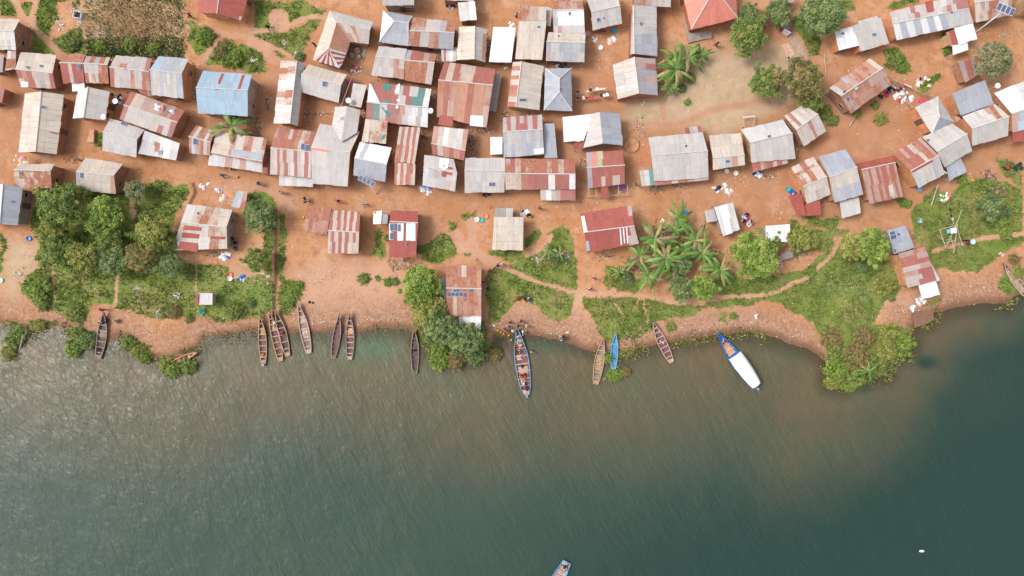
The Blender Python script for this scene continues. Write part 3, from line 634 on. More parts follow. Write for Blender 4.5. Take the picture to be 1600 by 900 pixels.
hs('large silver house with a pointed dormer roof on its north side', ('G', '500,193 562,206 486,230 547,238 487,286 543,291', 's', 's', .2, .15, K(e=2.7, r=3.6)), ('F', ('542,166,3.9 533,222,3.6 519,197,3.2 524,167,3.3', 's'), ('542,166,3.9 563,172,3.3 558,207,3.2 533,222,3.6', 's'), K(rust=.1)), ('R', '527,170 559,175 554,206 534,215 523,196', 3.2), ('p', '487,230 513,234 513,238 487,234', 'k', 1), ('s', 534, 185, 6, 5, -10), wall='o', z=0)
hs('house with white and blue grey slopes behind the four panel solar pole', ('G', '562,222 612,231 554,247 604,257 552,274 602,284', 'wgwwwww', 'g', .1, .2), wall='o')
hs('small flat pinkish roof right of the pointed dormer', ('S', '571,186 606,189 603,224 565,221', 'c', 1.5), ('p', '597,212 602,210 600,217 595,219', 't'), wall='b')
hs('tall narrow house with long rust streaks in two roof sections', ('S', '624,198 657,199 648,255 616,253', 'orcrcrc', 1.1, K(hi=3.4, lo=3.0)), ('S', '617,254 649,256 648,289 616,288', 'rcocroc', 1, K(hi=2.9, lo=2.5)), wall='b')
hs('cream topped house with rust red patches on its lower slope', ('G', '678,197 732,203 674,224 727,235 676,241 725,250', 'ocwcsso'.replace('s', 'l'), 'ssoror', .7, .6, K(r=2.9)), wall='b')
hs('silver house with an unfinished corner and timber frame', ('G', '663,242 709,249 662,261 714,270 660,289 711,299', 's', 'lssgps', .2, .4, K(r=2.8)), ('p', '687,247 702,249 700,262 686,268', 'w', .1), ('p', '693,258 708,262 706,274 691,270', 'r'), ('p', '690,270 698,270 697,277 690,276', 'r'), wall='b')
hs('plain pale grey house left of the long rust painted one', ('G', '727,247 789,247 726,266 789,267 726,301 788,300', 's', 's', .2, .4), ('s', 766, 288, 4, 6), ('s', 771, 288, 4, 6), wall='g')
hs('long red rust house with pale peeling shapes and white sheets', ('G', '790,248 898,249 789,271 899,272 790,296 899,295', 'crcrcorrcrcrr'[::1], 'cccorrrrwrorw', 1.6, .9), ('W', '844,295 899,294 899,313 845,312', 'swsprrr', .6), wall='o')
hs('roof of grey and brown stripes with a white corner sheet', ('G', '786,184 847,179 786,206 848,202 787,246 850,241', 'srsrsrsrs', 'gsgsgsgsg', .8, .7), ('W', '849,193 866,193 871,246 851,247', 'gg', .8), ('p', '834,233 850,231 850,240 835,241', 'w', .1), wall='g')
hs('small white square shed left of the striped roof', ('S', '766,214 785,214 785,240 766,241', 'w', .2), cat='shed', name='shed', wall='g')
hs('house with bright white west wing and grey gabled end', ('F', ('879,183,2.5 926,178,2.5 912,220,2.5 881,221,2.4', 'w'), ('942,224,3.4 937,175,3.4 924,178,2.6 912,231,2.5', 's'), ('937,175,3.4 942,224,3.4 973,227,2.5 968,178,2.5', 'g'), K(rust=.2)), ('R', '883,187 926,181 965,180 969,223 942,224 914,228 911,216 885,218', 2.4), ('W', '897,219 912,217 912,232 898,233', 'r', .5), wall='g')
hs('red rust house with one green and one pink sheet above a timber pen', ('G', '916,238 972,235 917,262 976,258 919,294 976,287', 'gkerrrr'.replace('rrrr', 'rrrr'), 'grrcrrcrr', .5, .4), ('W', '939,290 950,289 951,308 940,309', 'r', .6), wall='b')
hs('big silver house in the middle with low rust edging along its front', ('G', '1013,215 1098,207 1018,243 1106,236 1022,283 1107,277', 's', 's', .15, .15), ('W', '1022,283 1107,276 1107,281 1023,290', 'rcrcrppcc', 1, K(hi=2.2, lo=2.1)), ('W', '999,267 1021,264 1023,288 1003,291', 'clt', .8), ('W', '1070,200 1095,196 1098,208 1072,210', 'rslr', .7), ('s', 1072, 228, 4, 4, -8), wall='o')
hs('square cream low pitched house between two silver ones', ('G', '1108,212 1158,208 1114,247 1163,242 1114,265 1164,258', 'cccccc', 'clsoc', .7, .6, K(r=2.7)), ('s', 1137, 252, 7, 4, -5), wall='o')
hs('silver house with a red patterned awning along its front', ('G', '1158,203 1223,187 1172,223 1238,208 1174,254 1243,247', 'l', 's', .15, .1), ('W', '1175,254 1229,240 1231,255 1177,269', 'prpprcrc', 1.3), ('s', 1202, 213, 6, 4, -15), wall='y')
hs('small tilted cream house with rust seams at the foot of the dark tree', ('G', '1226,182 1255,163 1244,203 1278,178 1256,229 1291,204', 'crlclc', 'clccrclc', 1, .9), wall='b')
hs('large tilted rusty house with herringbone rust and two panels', ('G', '1296,138 1359,91 1314,150 1380,106 1329,177 1393,132', 'sooppoopoc', 'pppooopppp', .9, 1), ('s', 1320, 143, 7, 6, -35), ('s', 1325, 155, 5, 7, -20), ('p', '1313,123 1318,120 1341,137 1337,141', 'g'), wall='b')
hs('silver square roof with a bright white lean-to on its left', ('S', '1333,40 1376,27 1389,67 1345,80', 's', .3), ('S', '1304,48 1333,41 1342,71 1311,79', 'w', .2, K(hi=2.3, lo=2.2)), ('W', '1341,33 1371,25 1372,29 1342,38', 'w'), ('s', 1366, 54, 7, 4, -8), ('s', 1317, 52, 5, 3, -5), wall='o')
hs('long roof at the top right with alternating white sheets and dark red patches', ('G', '1390,19 1510,-10 1395,37 1514,13 1401,62 1521,36', 'lslsrssllsrsrr'[::1], 'wgwgwgwsssss', .8, .3), ('p', '1445,3 1457,0 1460,18 1449,20', 'r'), ('s', 1487, 19, 5, 3, -10), wall='o')
hs('small bright white roofed annex with rusty left side', ('S', '1491,44 1520,36 1527,60 1498,70', 'w', .2, K(hi=2.4)), ('S', '1478,51 1492,45 1497,69 1484,72', 'orr', .8, K(hi=2.2, lo=2)), ('W', '1488,71 1512,67 1513,78 1489,86', 'w'), wall='y', z=.1)
hs('spotted grey house under the solar pole at the top right', ('G', '1518,-25 1578,-30 1523,4 1582,-4 1525,35 1581,22', 's', 'ccsppscp', .5, 1.3), wall='o')
hs('sagging brown timber shack with poles on its roof', ('S', '1497,95 1527,94 1530,116 1508,129', 'drd', 1, K(hi=1.9, lo=1.7)), cat='shed', name='shed', wall='b')
hs('blue grey pyramid roofed house beside the washing lines', ('H', '1465,151 1490,190 1456,208 1430,168 1466,175 1468,182', ('s', 'g', 's', 's'), .2), wall='o')
hs('grey single slope roof with faded marks right of the pyramid roof', ('S', '1488,146 1539,125 1553,162 1501,180', 'g', .5), wall='o')
hs('pale silver house with one orange stripe near the right edge', ('G', '1503,182 1556,163 1519,201 1577,182 1519,228 1575,212', 'llsloc', 's', .2, .1), ('p', '1545,166 1551,164 1565,183 1559,185', 'o', 1.3), wall='o')
hs('white roofed house at the right edge with a red front awning', ('G', '1554,146 1612,122 1581,178 1628,162 1582,207 1628,196', 'wwlg', 'obwww', .2, .4), ('W', '1582,207 1601,203 1602,219 1583,223', 'rr', .6), wall='o')
hs('pale silver house behind the brown rust striped one', ('G', '1441,214 1488,193 1464,237 1511,209 1476,261 1519,235', 's', 's', .1, .1), ('W', '1478,257 1501,247 1511,268 1483,282', 'g', .2), ('s', 1450, 219, 5, 4, -25), wall='o')
hs('brown rust striped house with grey lower slope', ('G', '1395,240 1438,215 1423,267 1467,243 1435,293 1476,272', 'orprcprp', 'llcsgs', 1.1, .4), ('p', '1425,266 1456,249 1458,252 1426,270', 'r'), wall='o')
hs('dark red painted roof with pale vertical seams', ('G', '1339,255 1394,244 1346,265 1399,254 1359,318 1411,307', 'r', 'pprpprprrprrp', .5, .8), ('p', '1388,290 1395,288 1398,306 1391,307', 'c'), wall='o')
hs('tall grey cream and blue banded house with a white awning', ('G', '1279,245 1321,233 1296,277 1339,261 1304,316 1349,304', 'g', 'ccccc/ggggg', .2, .5, K(e=2.7, r=3.6)), ('W', '1312,315 1342,308 1345,332 1316,341', 'l', .4), wall='o')
hs('cream house with dripping rust and a dark red awning below', ('G', '1236,262 1271,245 1255,291 1292,276 1261,318 1298,304', 'ccocc', 'clccl', 1.5, 1.1), ('W', '1232,306 1252,303 1260,337 1245,336', 'rr', .5), ('W', '1258,319 1281,313 1283,335 1261,337', 'rr', .5), ('p', '1241,272 1271,256 1273,260 1243,277', 'p', 1.3), wall='o')
hs('grey walled house with striped dark red patches beside the left trees', ('G', '293,319 363,328 283,347 354,355 269,391 355,388', 'lcpcc', 'cclpc', 1.2, 1.1), ('p', '288,352 315,355 314,361 286,359', 'r'), ('p', '285,363 312,366 310,373 284,371', 'r', .6), ('p', '281,377 309,380 308,394 278,389', 'r'), ('p', '329,369 352,370 351,374 328,373', 'r'), ('s', 309, 333, 3, 5, 15), wall='g')
hs('little scrap metal shelter beside the grey green tree', ('S', '371,298 387,299 383,326 361,323', 'bso', 1, K(hi=1.8, lo=1.6)), cat='shed', name='shed')
hs('L shaped house with a speckled red wing and white striped end', ('S', '480,321 518,325 511,366 474,361', 'rrpppp/oppoop', 1.2), ('G', '518,328 563,331 513,360 561,363 512,395 560,396', 'rcrcrcrcr', 'crcrcrcrc', .6, .7), wall='b')
hs('dark red house with white sheets and four solar panels on it', ('G', '610,329 653,330 609,346 653,348 608,402 650,402', 'r', 'r', .2, .2), ('p', '621,349 631,349 630,376 621,376', 'w', .1), ('p', '635,349 649,349 649,376 634,376', 'w', .1), ('p', '608,349 611,349 611,375 608,375', 'w', .1), ('s', 612, 355, 6, 12), ('s', 618.5, 355, 5, 12), ('s', 624, 356, 4, 12), ('s', 612, 369, 6, 11), ('s', 635, 382, 3, 6), wall='g')
hs('small white kiosk beside the dark red house with panels', ('G', '584,331 583,350 597,329 595,350 607,331 605,350', 'w', 'l', .2, .2, K(e=1.9, r=2.3)), ('p', '585,331 605,331 605,334 585,334', 'r', .5), cat='kiosk', name='kiosk', wall='g')
hs('plain cream square house with rubble heaped on its north lean-to', ('S', '772,339 818,339 817,391 769,390', 'c', .9), ('S', '774,324 802,325 801,339 773,339', 'ds', 1, K(hi=2, lo=1.9)), wall='g')
hs('waterfront house with orange rust sheets, solar row and white porch', ('G', '697,416 752,415 697,450 752,451 698,494 752,493', 'opocpoo', 'oocopoopco', 1.2, 1.1), ('S', '685,451 698,451 699,491 685,490', 'g', .3, K(hi=2.1, lo=2.0)), ('W', '717,494 752,492 751,515 717,513', 'w', .1), ('W', '687,434 696,435 697,450 688,450', 's', 1), ('s', 713, 454, 12, 4), ('s', 702, 460, 5, 7), ('s', 708, 460, 5, 7), ('s', 714, 460, 5, 7), ('s', 720, 460, 5, 7), ('s', 726, 461, 4, 7), ('s', 735.5, 454, 5, 5), ('s', 692, 463, 4, 5), wall='g')
hs('wide red house above the banana grove with white end sheets', ('G', '907,334 986,321 913,363 991,353 917,395 998,380', 'rrrrrrrrrs', 'rrrrrrrrrrs', .5, .3), ('p', '908,338 913,337 918,361 912,363', 'w', .1), ('p', '915,377 920,376 922,391 916,392', 'g'), ('p', '968,357 970,357 972,381 970,382', 'w', .4), ('p', '973,356 975,356 977,380 975,381', 'w', .4), ('p', '978,355 980,355 982,379 980,380', 'w', .4), wall='o')
hs('white tilted roof with a small grey lean-to on the open ground', ('S', '1116,324 1145,316 1156,358 1130,369', 'lwwsl', .2), ('S', '1101,330 1115,326 1121,344 1104,348', 'cg', .8, K(hi=1.9, lo=1.8)), wall='g')
hs('plain white roof partly under the round tree crown', ('S', '1196,353 1234,350 1236,379 1196,376', 'w', .25), cat='shed', name='shed', wall='g')
hs('roofless narrow brick latrine below the plain white roof', ('S', '1219,397 1239,391 1239,402 1221,407', 'd', 1, K(hi=1.3, lo=1.2)), ('S', '1217,400 1221,400 1225,419 1219,417', 'p', 1, K(hi=1.4, lo=1.3)), cat='latrine', name='latrine', wall='k')
hs('small grey roof with two dark solar panels above the rusty landing house', ('S', '1386,360 1415,352 1424,374 1393,383', 'g', .4, K(hi=2.5)), ('S', '1393,383 1424,374 1429,387 1397,397', 'g', .7, K(hi=2.3, lo=2.2)), ('s', 1394.5, 364, 9, 5, -12), ('s', 1396, 370.5, 10, 7, -14), ('s', 1404, 366, 5, 4, -14), ('s', 1398, 392, 4, 6, -12), wall='g')
hs('long rusty landing house with pale side strip and white lakeside porch', ('S', '1404,396 1446,385 1463,438 1418,449', 'pp/rp/rr/sp/pr/sr/sr', 1), ('W', '1448,412 1455,411 1469,438 1462,440', 'l', .3), ('W', '1435,446 1462,438 1469,460 1441,467', 'w', .1), wall='o')
hs('tiny hut with a flat grey roof and red edge strip on the grass', ('S', '310,458 332,458 332,476 310,476', 'l', .3, K(hi=1.9, lo=1.8)), ('W', '306,459 310,459 310,477 305,477', 'r'), cat='hut', name='hut', wall='g')
hs('tiny pink roof corner at the top edge above the path', ('S', '1225,-14 1244,-14 1240,3 1232,4', 'p', .5), cat='shed', name='shed')
hs('ochre walled house corner cut by the top right corner of the view', ('G', '1596,-20 1650,-24 1598,0 1650,-4 1600,20 1652,15', 's', 'p'), wall='y')
hs('dark brown shed at the left edge beside the patchwork house', ('S', '-20,84 6,86 4,112 -22,112', 'd', 1), cat='shed', name='shed')
hs('brown roofed shed below the dark one at the left edge', ('S', '-22,140 8,136 3,160 -24,164', 'dr', 1, K(hi=1.9, lo=1.8)), cat='shed', name='shed')
# ---------------------------------------------------------------- trees, shrubs, bananas, grass
PR = random.Random(5)
def leafquads(cs, n, sz, pal, rr, flat=.55):
    """clumps cs = (centre, radius); n leaves per clump as small bent quads"""
    V, F, C = [], [], []
    for c, rad, tone in cs:
        for _ in range(n):
            while True:
                d = Vector((rr.uniform(-1, 1), rr.uniform(-1, 1), rr.uniform(-1, 1)))
                if d.length < 1: break
            d = d*(.45+.55*rr.random()) ; p = c+Vector((d.x, d.y, d.z*.75))*rad
            nn = (d*.8+Vector((rr.gauss(0, .5), rr.gauss(0, .5), flat+rr.gauss(0, .3)))).normalized()
            a = nn.orthogonal().normalized(); a = (Matrix.Rotation(rr.uniform(0, 6.28), 3, nn) @ a); b = nn.cross(a); s = sz*rr.uniform(.6, 1.3)
            k = len(V); V += [p-a*s*.9, p-b*s*.42, p+a*s*.9, p+b*s*.42]; F.append((k, k+1, k+2, k+3))
            i = min(len(pal)-1, max(0, int(tone*len(pal)+rr.gauss(0, .7)))); q = pal[i]; j = rr.uniform(.8, 1.2); C.append((q[0]*j, q[1]*j, q[2]*j, 1))
    return V, F, C
PALS = {'g': [(.10,.15,.035), (.16,.225,.05), (.235,.30,.07), (.32,.36,.10)], 'y': [(.16,.19,.04), (.25,.28,.06), (.34,.35,.085), (.42,.38,.12)],
        'b': [(.10,.155,.055), (.155,.22,.075), (.22,.285,.10), (.28,.33,.13)], 'w': [(.15,.18,.08), (.21,.23,.10), (.27,.26,.13), (.32,.31,.17)],
        'n': [(.12,.13,.045), (.20,.19,.06), (.29,.23,.085), (.36,.23,.09)], 'l': [(.12,.20,.03), (.19,.285,.05), (.27,.36,.07), (.36,.43,.11)]}
def make_tree(seed, pal, dens=1.0, leaf=.24, tall=True, name='tree'):
    rr = random.Random(seed); root = empty(name, (0, 0, 0)); m = MB()        # unit crown radius = 3 m
    hgt = 3.2 if tall else .35
    if tall: m.tube([(0, 0, -.2), (.08, .03, hgt*.5), (0, .06, hgt*.8)], [.22, .17, .13], 8)
    cs = []
    nb = 9 if tall else 8
    for i in range(nb):
        t = i*2*math.pi/nb+rr.uniform(-.3, .3); L = rr.uniform(1.3, 2.3); z = hgt+rr.uniform(-.2, .9)
        e = Vector((math.cos(t)*L, math.sin(t)*L, z)); m.tube([(0, .04, hgt*.7), tuple(Vector((e.x*.5, e.y*.5, hgt*.9))), tuple(e)], [.10 if tall else .05, .06 if tall else .035, .02], 6)
        for _ in range(3 if tall else 3):
            j = e+Vector((rr.gauss(0, .45), rr.gauss(0, .45), rr.gauss(0, .35))); cs.append((j, rr.uniform(.45, .85), rr.random()*.9))
    for i in range(46):
        t = i*2.39996; q = math.sqrt((i+.5)/46)*2.25*rr.uniform(.92, 1.08); cs.append((Vector((math.cos(t)*q, math.sin(t)*q, hgt+1.3-.24*q*q+rr.gauss(0, .16))), rr.uniform(.38, .62), .15+.7*rr.random()))
    m.build('trunk', M_BARK, root)
    V, F, C = leafquads(cs, int(150*dens), leaf*.58, PALS[pal], rr); mesh('crown', V, F, M_LEAF, root, None, C)
    return root
PROTO = {}
def proto(kind, pal, var, dens, leaf, tall):
    k = (kind, pal, var)
    if k not in PROTO: PROTO[k] = [make_tree(hash_(k), pal, dens, leaf, tall, kind), False]
    return PROTO[k]
def hash_(k): return sum(ord(c)*(i+3) for i, c in enumerate(str(k)))
def plant(px, py, r, pal, label, kind='tree', cat=None, group=None, dens=1.0, sz=.24, zs=None):
    tall = kind == 'tree'; s = r/10/2.55; zc = (4.0*s if tall else .9*s)
    var = PR.randrange(2); p = proto(kind, pal, (var, dens), dens, sz, tall)
    if p[1]: o = copy_tree(p[0])
    else: o = p[0]; p[1] = True
    w_ = gx(px, py, zc); o.location = (w_.x, w_.y, max(WL, ground_z(px, py))-.02); o.rotation_euler = (0, 0, PR.uniform(0, 6.28)); o.scale = (s, s*PR.uniform(.92, 1.08), s*(zs or PR.uniform(.9, 1.1)))
    tag(o, label, cat or kind, group); return o
GRV = 'trees of the lakeside grove on the left'
for x, y, r, pal, lb in ((88, 320, 37, 'g', 'large green tree at the top left of the left grove'), (158, 330, 30, 'l', 'bright green tree in the middle top of the left grove'), (235, 362, 33, 'y', 'yellow green tree on the right side of the left grove'),
    (208, 297, 20, 'w', 'pale grey green tree below the orange ended cream roof'), (78, 360, 24, 'y', 'small yellowish tree on the left rim of the left grove'), (82, 392, 30, 'g', 'green tree at the lower left corner of the left grove'), (128, 402, 27, 'y', 'olive tree in the bottom row of the left grove'),
    (172, 408, 26, 'b', 'bluish green tree in the bottom row of the left grove'), (168, 372, 22, 'g', 'tree in the very centre of the left grove'), (216, 402, 27, 'n', 'brownish yellow tree in the bottom row of the left grove'), (262, 416, 23, 'b', 'dark bluish tree at the lower right corner of the left grove'), (262, 378, 20, 'g', 'green tree of the left grove touching the grey walled house'), (120, 300, 20, 'y', 'light tree under the front wall of the speckled roof')):
    plant(x, y, r*.9, pal, lb, group=GRV, dens=.85)
plant(402, 335, 25, 'b', 'grey green tree beside the little scrap shelter')
plant(400, 407, 19, 'g', 'small round tree left of the drainage ditch')
WF = 'trees beside the waterfront house'
for x, y, r, pal, lb in ((656, 445, 30, 'l', 'big green tree left of the waterfront house'), (668, 482, 27, 'y', 'yellow green tree left of the white porch'), (690, 515, 27, 'b', 'tree on the shore below the white porch'), (727, 530, 26, 'b', 'dark green tree right at the foot of the white porch'), (660, 465, 22, 'g', 'tree squeezed between the two beside the waterfront house')):
    plant(x, y, r, pal, lb, group=WF)
plant(1168, 55, 27, 'g', 'dense green tree right of the salmon tiled house'); plant(1171, 20, 17, 'b', 'bluish tree above the dense one by the salmon house'); plant(1190, 28, 15, 'n', 'brownish small tree touching the salmon house trees')
plant(1218, 16, 20, 'b', 'pale bluish round tree at the top edge near the tiny pink roof'); plant(1198, 128, 24, 'g', 'round green tree alone on the pale dry yard'); plant(1258, 122, 34, 'n', 'large dark olive tree beside the rusty herringbone house'); plant(1268, 152, 20, 'g', 'lower lobe tree above the small tilted cream house')
plant(1292, 20, 33, 'b', 'large loose crowned tree at the top edge beside the white lean-to'); plant(1560, 90, 30, 'w', 'pale wispy tree near the right edge', dens=.6)
plant(1186, 398, 34, 'l', 'wide dense green tree left of the brick latrine'); plant(1212, 376, 15, 'g', 'small tree overlapping the plain white roof'); plant(1250, 372, 20, 'y', 'light green tree right of the plain white roof'); plant(1268, 376, 14, 'y', 'smaller light tree beside the bend of the path')
plant(1337, 385, 22, 'y', 'left yellow green tree of the pair beside the two dark panels'); plant(1370, 384, 27, 'l', 'right green tree of the pair beside the two dark panels')
plant(1065, 450, 20, 'b', 'bluish round tree at the foot of the banana grove'); plant(1100, 449, 21, 'l', 'lime green round tree at the foot of the banana grove'); plant(1066, 415, 16, 'b', 'small dark tree inside the banana grove'); plant(1548, 322, 20, 'b', 'bushy tree on the grass near the right edge')
plant(1440, 30, 1, 'l', 'x') if False else None
SH = 'shrubs along the lake shore'
BU = [(745, 516, 17, 'g', 'shrub at the right foot of the waterfront porch'), (686, 560, 20, 'l', 'bright green bush standing out in the water below the porch'), (742, 552, 19, 'b', 'dark shrub at the waterline right of the shore trees'), (712, 560, 18, 'n', 'brown green shrub between the bright bush and the dark one'), (775, 553, 12, 'n', 'thin brownish weed clump left of the long blue boat'), (668, 512, 16, 'n', 'brown green shrub beside the dark boat under the trees'),
 (1310, 578, 21, 'l', 'bush at the southern tip of the green headland'), (1342, 590, 17, 'g', 'lowest right bush of the green headland'), (1340, 560, 22, 'n', 'olive bush in the middle of the green headland'), (1368, 572, 19, 'g', 'green bush on the right flank of the headland'), (1388, 545, 20, 'y', 'yellowish bush in the right part of the headland'), (1415, 538, 16, 'l', 'easternmost bush of the headland over the water'), (1352, 528, 20, 'n', 'brownish bush at the top of the headland thicket'), (1300, 530, 17, 'n', 'dry brown bush at the left top of the headland'), (1312, 555, 17, 'g', 'green bush on the left flank of the headland'), (1390, 520, 16, 'y', 'bush near the stony bank on the headland'), (1330, 604, 11, 'l', 'tiny bush at the very end of the headland'), (1302, 598, 12, 'y', 'small bush at the left corner of the headland tip'),
 (18, 530, 16, 'g', 'weed bush left of the broken jetty'), (10, 552, 13, 'y', 'weed patch at the left edge in the water'), (28, 518, 11, 'l', 'small weed bush touching the broken jetty'), (60, 508, 11, 'y', 'low weed clump on the left beach edge'), (112, 545, 15, 'l', 'leafy weed clump reaching into the lake left of the first boat'), (133, 532, 15, 'b', 'dark weed clump touching the first boat'), (118, 522, 13, 'g', 'weed clump on the shore behind the first boat'), (198, 536, 13, 'g', 'weed clump right of the first boat'), (214, 548, 13, 'y', 'yellow weed clump between the first boat and the small orange canoe'), (224, 560, 11, 'l', 'weed tuft in the water before the small orange canoe'), (268, 578, 15, 'l', 'weed clump under the small orange canoe'), (292, 573, 15, 'g', 'weed clump at the bow of the small orange canoe'), (254, 572, 11, 'y', 'weed tuft at the stern of the small orange canoe'),
 (962, 586, 13, 'l', 'weed clump below the small light blue boat'), (980, 582, 9, 'n', 'brown weed tuft near the small light blue boat'), (951, 560, 9, 'l', 'weeds between the long brown boat and the light blue one')]
for x, y, r, pal, lb in BU: plant(x, y, r, pal, lb, 'shrub', group=SH, dens=.8, sz=.2)
BL = 'bushes on the land'
for x, y, r, pal, lb in ((60, 450, 20, 'l', 'large low bush below the dry lawn on the left'), (64, 472, 14, 'g', 'dark bush near the beach below the large low bush'), (115, 490, 16, 'g', 'bush near the beach left of the first boat'), (365, 484, 14, 'g', 'bush behind the leftmost moored row of boats'), (391, 473, 9, 'b', 'small dark bush right of the tiny flat hut'), (452, 470, 10, 'l', 'low bush above the leaning long boat'), (466, 447, 9, 'l', 'bush on the bank right of the ditch'),
    (272, 488, 11, 'n', 'brown bush beside the trash heap on the beach'), (295, 497, 8, 'g', 'small bush left of the rope on the beach'), (107, 65, 17, 'g', 'round bush between the paths at the top left'), (155, 72, 10, 'l', 'small bush at the lower edge of the dry maize plot'), (203, 68, 13, 'g', 'bush in the lower part of the dry maize plot'), (240, 76, 12, 'g', 'bush by the blue grey iron house'), (318, 55, 16, 'l', 'bush filling the small grass triangle'), (365, 90, 16, 'l', 'bush on the grass above the big blue roof'), (346, 80, 14, 'n', 'olive bush on the grass above the big blue roof'), (395, 106, 7, 'g', 'tiny round bush by the white trash above the long narrow house'), (468, 88, 9, 'b', 'bush at the corner of the U shaped house'),
    (1080, 122, 9, 'l', 'bright lime bush beside the top bananas'), (1066, 138, 8, 'b', 'small dark bush below the top bananas'), (1074, 160, 6, 'l', 'tiny bush in the middle of the dry yard'), (1398, 95, 15, 'g', 'long hedge bush below the alternating white sheeted roof'), (1408, 106, 9, 'g', 'lower end of the hedge bush on the bare yard'), (1290, 178, 12, 'g', 'dark bush below the lower lobe tree'), (1302, 188, 10, 'g', 'bush beside the tilted rusty house corner'), (1368, 165, 7, 'g', 'tiny bush below the washing at the rusty house'), (1376, 186, 11, 'y', 'weedy bush on the bare middle yard'), (1340, 178, 8, 'y', 'weedy bush at the yellow cloth strip'), (1478, 58, 8, 'l', 'bush by the rusty annex wall'), (1482, 78, 7, 'g', 'tiny bush below the annex corner'), (1418, 318, 8, 'g', 'bush at the corner of the dark red painted roof'),
    (1540, 290, 12, 'g', 'bush on the rubble slope near the right edge'), (1560, 345, 15, 'l', 'low leafy bush below the bushy tree'), (1535, 312, 13, 'y', 'yellow bush left of the bushy tree'), (1575, 330, 10, 'b', 'bush right of the bushy tree'), (1572, 365, 11, 'l', 'low bush on the right meadow path'), (1505, 282, 9, 'l', 'bush at the top of the right meadow'), (1590, 425, 11, 'y', 'yellow bush beside the boat at the right edge'), (1572, 445, 11, 'l', 'bush left of the boat at the right edge'), (1585, 405, 9, 'n', 'reddish bush above the boat at the right edge'),
    (1382, 448, 16, 'y', 'bush left of the rusty landing house'), (1348, 418, 10, 'b', 'bush below the pair of trees'), (1392, 462, 9, 'g', 'bush near the white porch of the landing house'), (1240, 350, 8, 'g', 'bush above the light green tree'), (980, 435, 12, 'b', 'bush among the young bananas'), (952, 440, 10, 'y', 'sparse weedy bush above the long path'), (862, 400, 12, 'w', 'ring of pale weeds around the two young bananas'), (605, 372, 6, 'g', 'small bush left of the dark red panelled house'), (657, 390, 8, 'g', 'bush right of the dark red panelled house'), (1268, 425, 9, 'l', 'leafy clump inside the bend of the path'), (1146, 494, 6, 'l', 'small bush on the pale beach slope'), (1050, 510, 8, 'l', 'bush above the pink brown boat'), (568, 435, 9, 'g', 'round tuft on the bare clearing'), (606, 441, 7, 'l', 'small tuft left of the big waterfront tree'), (617, 440, 7, 'g', 'tuft nearest the big waterfront tree'), (505, 398, 1.2, 'g', 'x')):
    if lb != 'x': plant(x, y, r, pal, lb, 'bush', group=BL, dens=.7, sz=.2)
# bananas: arching blades with a pale midrib folded in a V
M_BAN = attrmat('banana_leaf', .65, .3, 3, .25)
def make_banana(seed, nl=15):
    rr = random.Random(seed); root = empty('banana_plant', (0, 0, 0)); m = MB()
    m.tube([(0, 0, -.1), (.03, 0, 1.3), (0, .03, 2.4)], [.16, .13, .08], 8); m.build('stem', simple('banana_stem', (.20, .22, .08), .7), root)
    V, F, C = [], [], []
    for i in range(nl):
        t = i*2.4+rr.uniform(-.6, .6); L = rr.uniform(1.6, 3.1); wd = rr.uniform(.17, .24); rise = rr.uniform(.3, 1.0); drp = rr.uniform(.6, 1.5)
        ux, uy = math.cos(t), math.sin(t); sx, sy = -uy, ux; n = 8; b = len(V); bend = rr.uniform(-.25, .25)
        for k in range(n+1):
            f = k/n; x = L*f; z = 2.3+rise*math.sin(f*2.0)-drp*f*f*1.2; ww = wd*max(.03, math.sin(min(1, f*.94+.06)*math.pi))**.75
            if f < .12: ww = .05
            cx, cy = ux*x+sx*bend*f*f*L*.5, uy*x+sy*bend*f*f*L*.5
            V += [(cx-sx*ww, cy-sy*ww, z-.10*ww/.3), (cx, cy, z), (cx+sx*ww, cy+sy*ww, z-.10*ww/.3)]
        q = rr.choice([(.10, .20, .04), (.145, .25, .05), (.20, .31, .08), (.075, .15, .035), (.30, .28, .10), (.13, .23, .045), (.26, .19, .10), (.16, .27, .06)])
        for k in range(n):
            for s in (0, 1):
                a = b+k*3+s; F.append((a, a+3, a+4, a+1)); j = rr.uniform(.85, 1.15); C.append((q[0]*j, q[1]*j, q[2]*j, 1))
    mesh('leaf_crown', V, F, M_BAN, root, None, C); return root
BAN = [make_banana(3), make_banana(9, 13), make_banana(17, 17)]; used = set()
